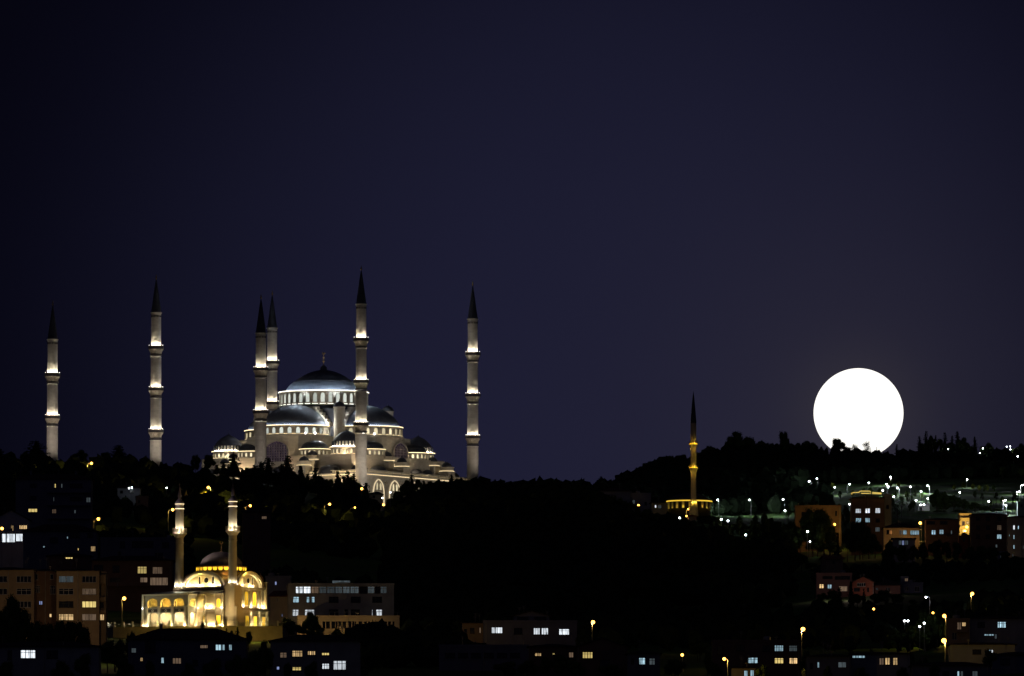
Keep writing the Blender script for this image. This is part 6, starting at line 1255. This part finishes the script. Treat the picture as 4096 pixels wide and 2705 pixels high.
for k, px, py, w in (('n', 3404, 2322, 24), ('c', 3358, 2345, 34), ('b', 3330, 2360, 50), ('b', 3290, 2370, 50), ('c', 3455, 2350, 20), ('w', 3540, 2362, 70), ('w', 3500, 2375, 60), ('w', 3590, 2378, 60), ('w', 3430, 2378, 60), ('b', 3650, 2398, 40)): tree(k, px, py, A_, Y=3160, width=w)
A_ = 'behind the street lamps at lower right'
for k, px, py, w in (('w', 3700, 2440, 70), ('w', 3750, 2446, 60), ('b', 3640, 2500, 60), ('n', 3596, 2450, 24), ('w', 3590, 2520, 90), ('w', 3700, 2510, 90), ('b', 3810, 2440, 60)): tree(k, px, py, A_, Y=2620, width=w)
# --- left slope and foreground
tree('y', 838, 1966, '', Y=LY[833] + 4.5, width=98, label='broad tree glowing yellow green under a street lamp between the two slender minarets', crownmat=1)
A_ = 'around the glowing tree behind the small mosque'
for k, px, py, w in (('w', 770, 1980, 70), ('w', 895, 2010, 90), ('b', 740, 2020, 60), ('w', 800, 2050, 100), ('w', 860, 2070, 110), ('b', 920, 2080, 80), ('w', 960, 2110, 100), ('b', 700, 2090, 80)): tree(k, px, py, A_, Y=LY[833] - 40, width=w)
A_ = 'on the lamplit bank under the bright crest lamp'
for k, px, py, w in (('b', 400, 1888, 40), ('b', 435, 1893, 50), ('w', 470, 1902, 60), ('b', 380, 1872, 30)): tree(k, px, py, A_, Y=LY[366] + 3, width=w)
A_ = 'by the curved lamps below the great mosque'
for k, px, py, w in (('w', 1280, 2042, 50), ('w', 1262, 2056, 60), ('b', 1370, 2064, 30), ('c', 1472, 1970, 24), ('c', 1466, 1985, 30), ('b', 1500, 2004, 40), ('w', 1230, 2070, 80), ('w', 1420, 2070, 80)): tree(k, px, py, A_, Y=(LY[1319] + 2 if px < 1330 else LY[1420] + 2) if py > 2030 else LY[1447] + 2.5, width=w)
A_ = 'in front of the ochre apartment blocks'
for k, px, py, w in (('w', 40, 2378, 120), ('w', 90, 2440, 120), ('w', 10, 2440, 130), ('w', 150, 2482, 120), ('b', 280, 2478, 70), ('w', 315, 2492, 90), ('w', 250, 2486, 90), ('w', 200, 2500, 110), ('w', 340, 2520, 60), ('b', 60, 2400, 60)): tree(k, px, py, A_, Y=2330, width=w)
A_ = 'around the foot of the ochre terrace wall'
for k, px, py, w in (('w', 430, 2560, 90), ('b', 480, 2556, 60), ('b', 530, 2524, 30), ('w', 400, 2580, 120), ('w', 460, 2600, 120), ('b', 516, 2530, 26)): tree(k, px, py, A_, Y=2315, width=w)
A_ = 'before the right end of the small mosque'
for k, px, py, w in (('g', 906, 2508, 24), ('g', 950, 2502, 34), ('b', 925, 2520, 30), ('b', 995, 2522, 30), ('b', 880, 2524, 30), ('b', 808, 2490, 22), ('l', 815, 2486, 34)): tree(k, px, py, A_, Y=2560 if px > 850 else 2640, width=w)
A_ = 'before the white three storey building'
for k, px, py, w in (('w', 1155, 2470, 90), ('b', 1245, 2450, 66), ('b', 1130, 2490, 60), ('w', 1220, 2482, 70), ('w', 1270, 2498, 70), ('w', 1350, 2512, 50), ('w', 1465, 2506, 60), ('w', 1510, 2512, 60), ('w', 1080, 2500, 70), ('b', 1180, 2500, 60), ('w', 1020, 2516, 60)): tree(k, px, py, A_, Y=2690, width=w)
A_ = 'along the bottom edge of the photo'
for k, px, py, w in (('w', 1360, 2640, 90), ('w', 1440, 2660, 120), ('g', 1784, 2462, 80), ('w', 1830, 2510, 40), ('w', 2330, 2520, 60), ('w', 2250, 2622, 90), ('w', 2190, 2632, 70), ('w', 2440, 2660, 100), ('w', 2020, 2650, 110), ('w', 2110, 2640, 90), ('w', 2300, 2650, 80), ('w', 2790, 2540, 60), ('w', 2800, 2560, 80), ('w', 2700, 2640, 90), ('w', 2860, 2652, 60)): tree(k, px, py, A_, Y=2250 if py > 2600 else 2480, width=w)
A_ = 'between the dark houses at the bottom right'
for k, px, py, w in (('w', 3225, 2600, 60), ('b', 3300, 2612, 40), ('w', 3400, 2600, 60), ('w', 3480, 2600, 40), ('b', 3640, 2606, 50), ('w', 3690, 2630, 80), ('b', 3740, 2650, 50), ('w', 3960, 2600, 60), ('b', 3310, 2662, 40), ('w', 3440, 2668, 70), ('w', 3610, 2672, 50), ('b', 2830, 2600, 40), ('w', 3050, 2664, 60)): tree(k, px, py, A_, Y=2160 if py > 2640 else 2230, width=w)
A_ = 'between the dark houses at the bottom left'
for k, px, py, w in (('w', 30, 2570, 70), ('b', 180, 2570, 40), ('w', 250, 2640, 90), ('w', 330, 2620, 80), ('w', 20, 2650, 80), ('w', 500, 2640, 90), ('b', 600, 2640, 50), ('w', 760, 2650, 70), ('w', 850, 2640, 90), ('w', 940, 2626, 80), ('w', 1010, 2600, 90), ('w', 1060, 2560, 70), ('b', 1150, 2650, 40), ('w', 1245, 2650, 60)): tree(k, px, py, A_, Y=2130 if py > 2600 else 2200, width=w)
A_ = 'in the hedge row before the upper right houses'
for k, px, py, w in (('w', 3560, 2176, 60), ('w', 3605, 2184, 60), ('b', 3650, 2178, 50), ('w', 3690, 2166, 50), ('w', 3740, 2164, 70), ('b', 3785, 2162, 50), ('w', 3830, 2172, 50), ('w', 3880, 2184, 60), ('w', 3930, 2186, 70), ('w', 3975, 2190, 60), ('b', 4020, 2206, 50), ('w', 4070, 2226, 70)): tree(k, px, py, A_, Y=3540, width=w)
# --- labels
ordn = ['first', 'second', 'third', 'fourth', 'fifth', 'sixth', 'seventh', 'eighth', 'ninth', 'tenth', 'eleventh', 'twelfth', 'thirteenth', 'fourteenth', 'fifteenth', 'sixteenth', 'seventeenth', 'eighteenth', 'nineteenth', 'twentieth']
bucket = {}
for (r, k, px, reg, lab, grp) in TREES:
    if lab: r['label'] = lab; continue
    bucket.setdefault((KW[k], reg), []).append((px, r))
for (kw, reg), L in bucket.items():
    L.sort(key=lambda z: z[0])
    for i, (px, r) in enumerate(L):
        if len(L) == 1: r['label'] = 'the only dark %s %s' % (kw, reg)
        elif i == 0: r['label'] = 'leftmost dark %s %s' % (kw, reg)
        elif i == len(L) - 1: r['label'] = 'rightmost dark %s %s' % (kw, reg)
        else: r['label'] = '%s dark %s from left %s' % (ordn[i], kw, reg)
        r['group'] = 'trees ' + reg
# --- dense wood on the dark slopes, read as one mass
rng = np.random.default_rng(5); wm_ = MB()
def canopy(px0, px1, Y0, Y1, n, h=(6, 11), skip=None):
    for _ in range(n):
        px = rng.uniform(px0, px1); Y = rng.uniform(Y0, Y1); v = P(px, 1900, Y); g = th(v.x, Y)
        if skip and skip(px, Y): continue
        H = rng.uniform(*h); tpx, tpy = pxof((v.x, Y, g + H))
        if any(abs(tpx - a) < 34 and Y < c + 12 and Y > c - 500 and tpy < b + 8 for a, b, c in LAMPS): continue
        r = H * rng.uniform(.4, .6); blob(wm_, (v.x, Y, g + H * .5), (r, r, H * .5), 6, 4, .3)
park = lambda px, Y: (px > 3300 and Y > 4080 and Y < 4900) or (px > 2800 and Y < 4420)
canopy(2390, 4150, 4950, 5330, 900, (5, 8)); canopy(2400, 3300, 4200, 4950, 500, (5, 9), park); canopy(2100, 3150, 3200, 3950, 420, (6, 10)); canopy(1550, 2450, 2900, 4520, 900, (6, 10)); canopy(-50, 1500, 3700, 4500, 520, (5, 8)); canopy(400, 1500, 2950, 3300, 160, (4, 7)); canopy(1620, 3150, 2640, 3100, 300, (4, 7)); canopy(3100, 4150, 2620, 3050, 220, (3, 6)); canopy(380, 760, 3130, 3560, 130, (4, 7)); canopy(1420, 1900, 2360, 2650, 130, (4, 7)); canopy(3250, 4150, 3330, 3500, 160, (3, 5))
tag(wm_.build('woodland', M['needle']), kind='stuff')
rng = np.random.default_rng(6)
print('TREES', len(TREES), 'canopy faces', len(wm_.f))

for o in col.objects:
    l = o.get('label')
    if l and len(l.split()) > 16: print('LONG', o.name, len(l.split()), l)
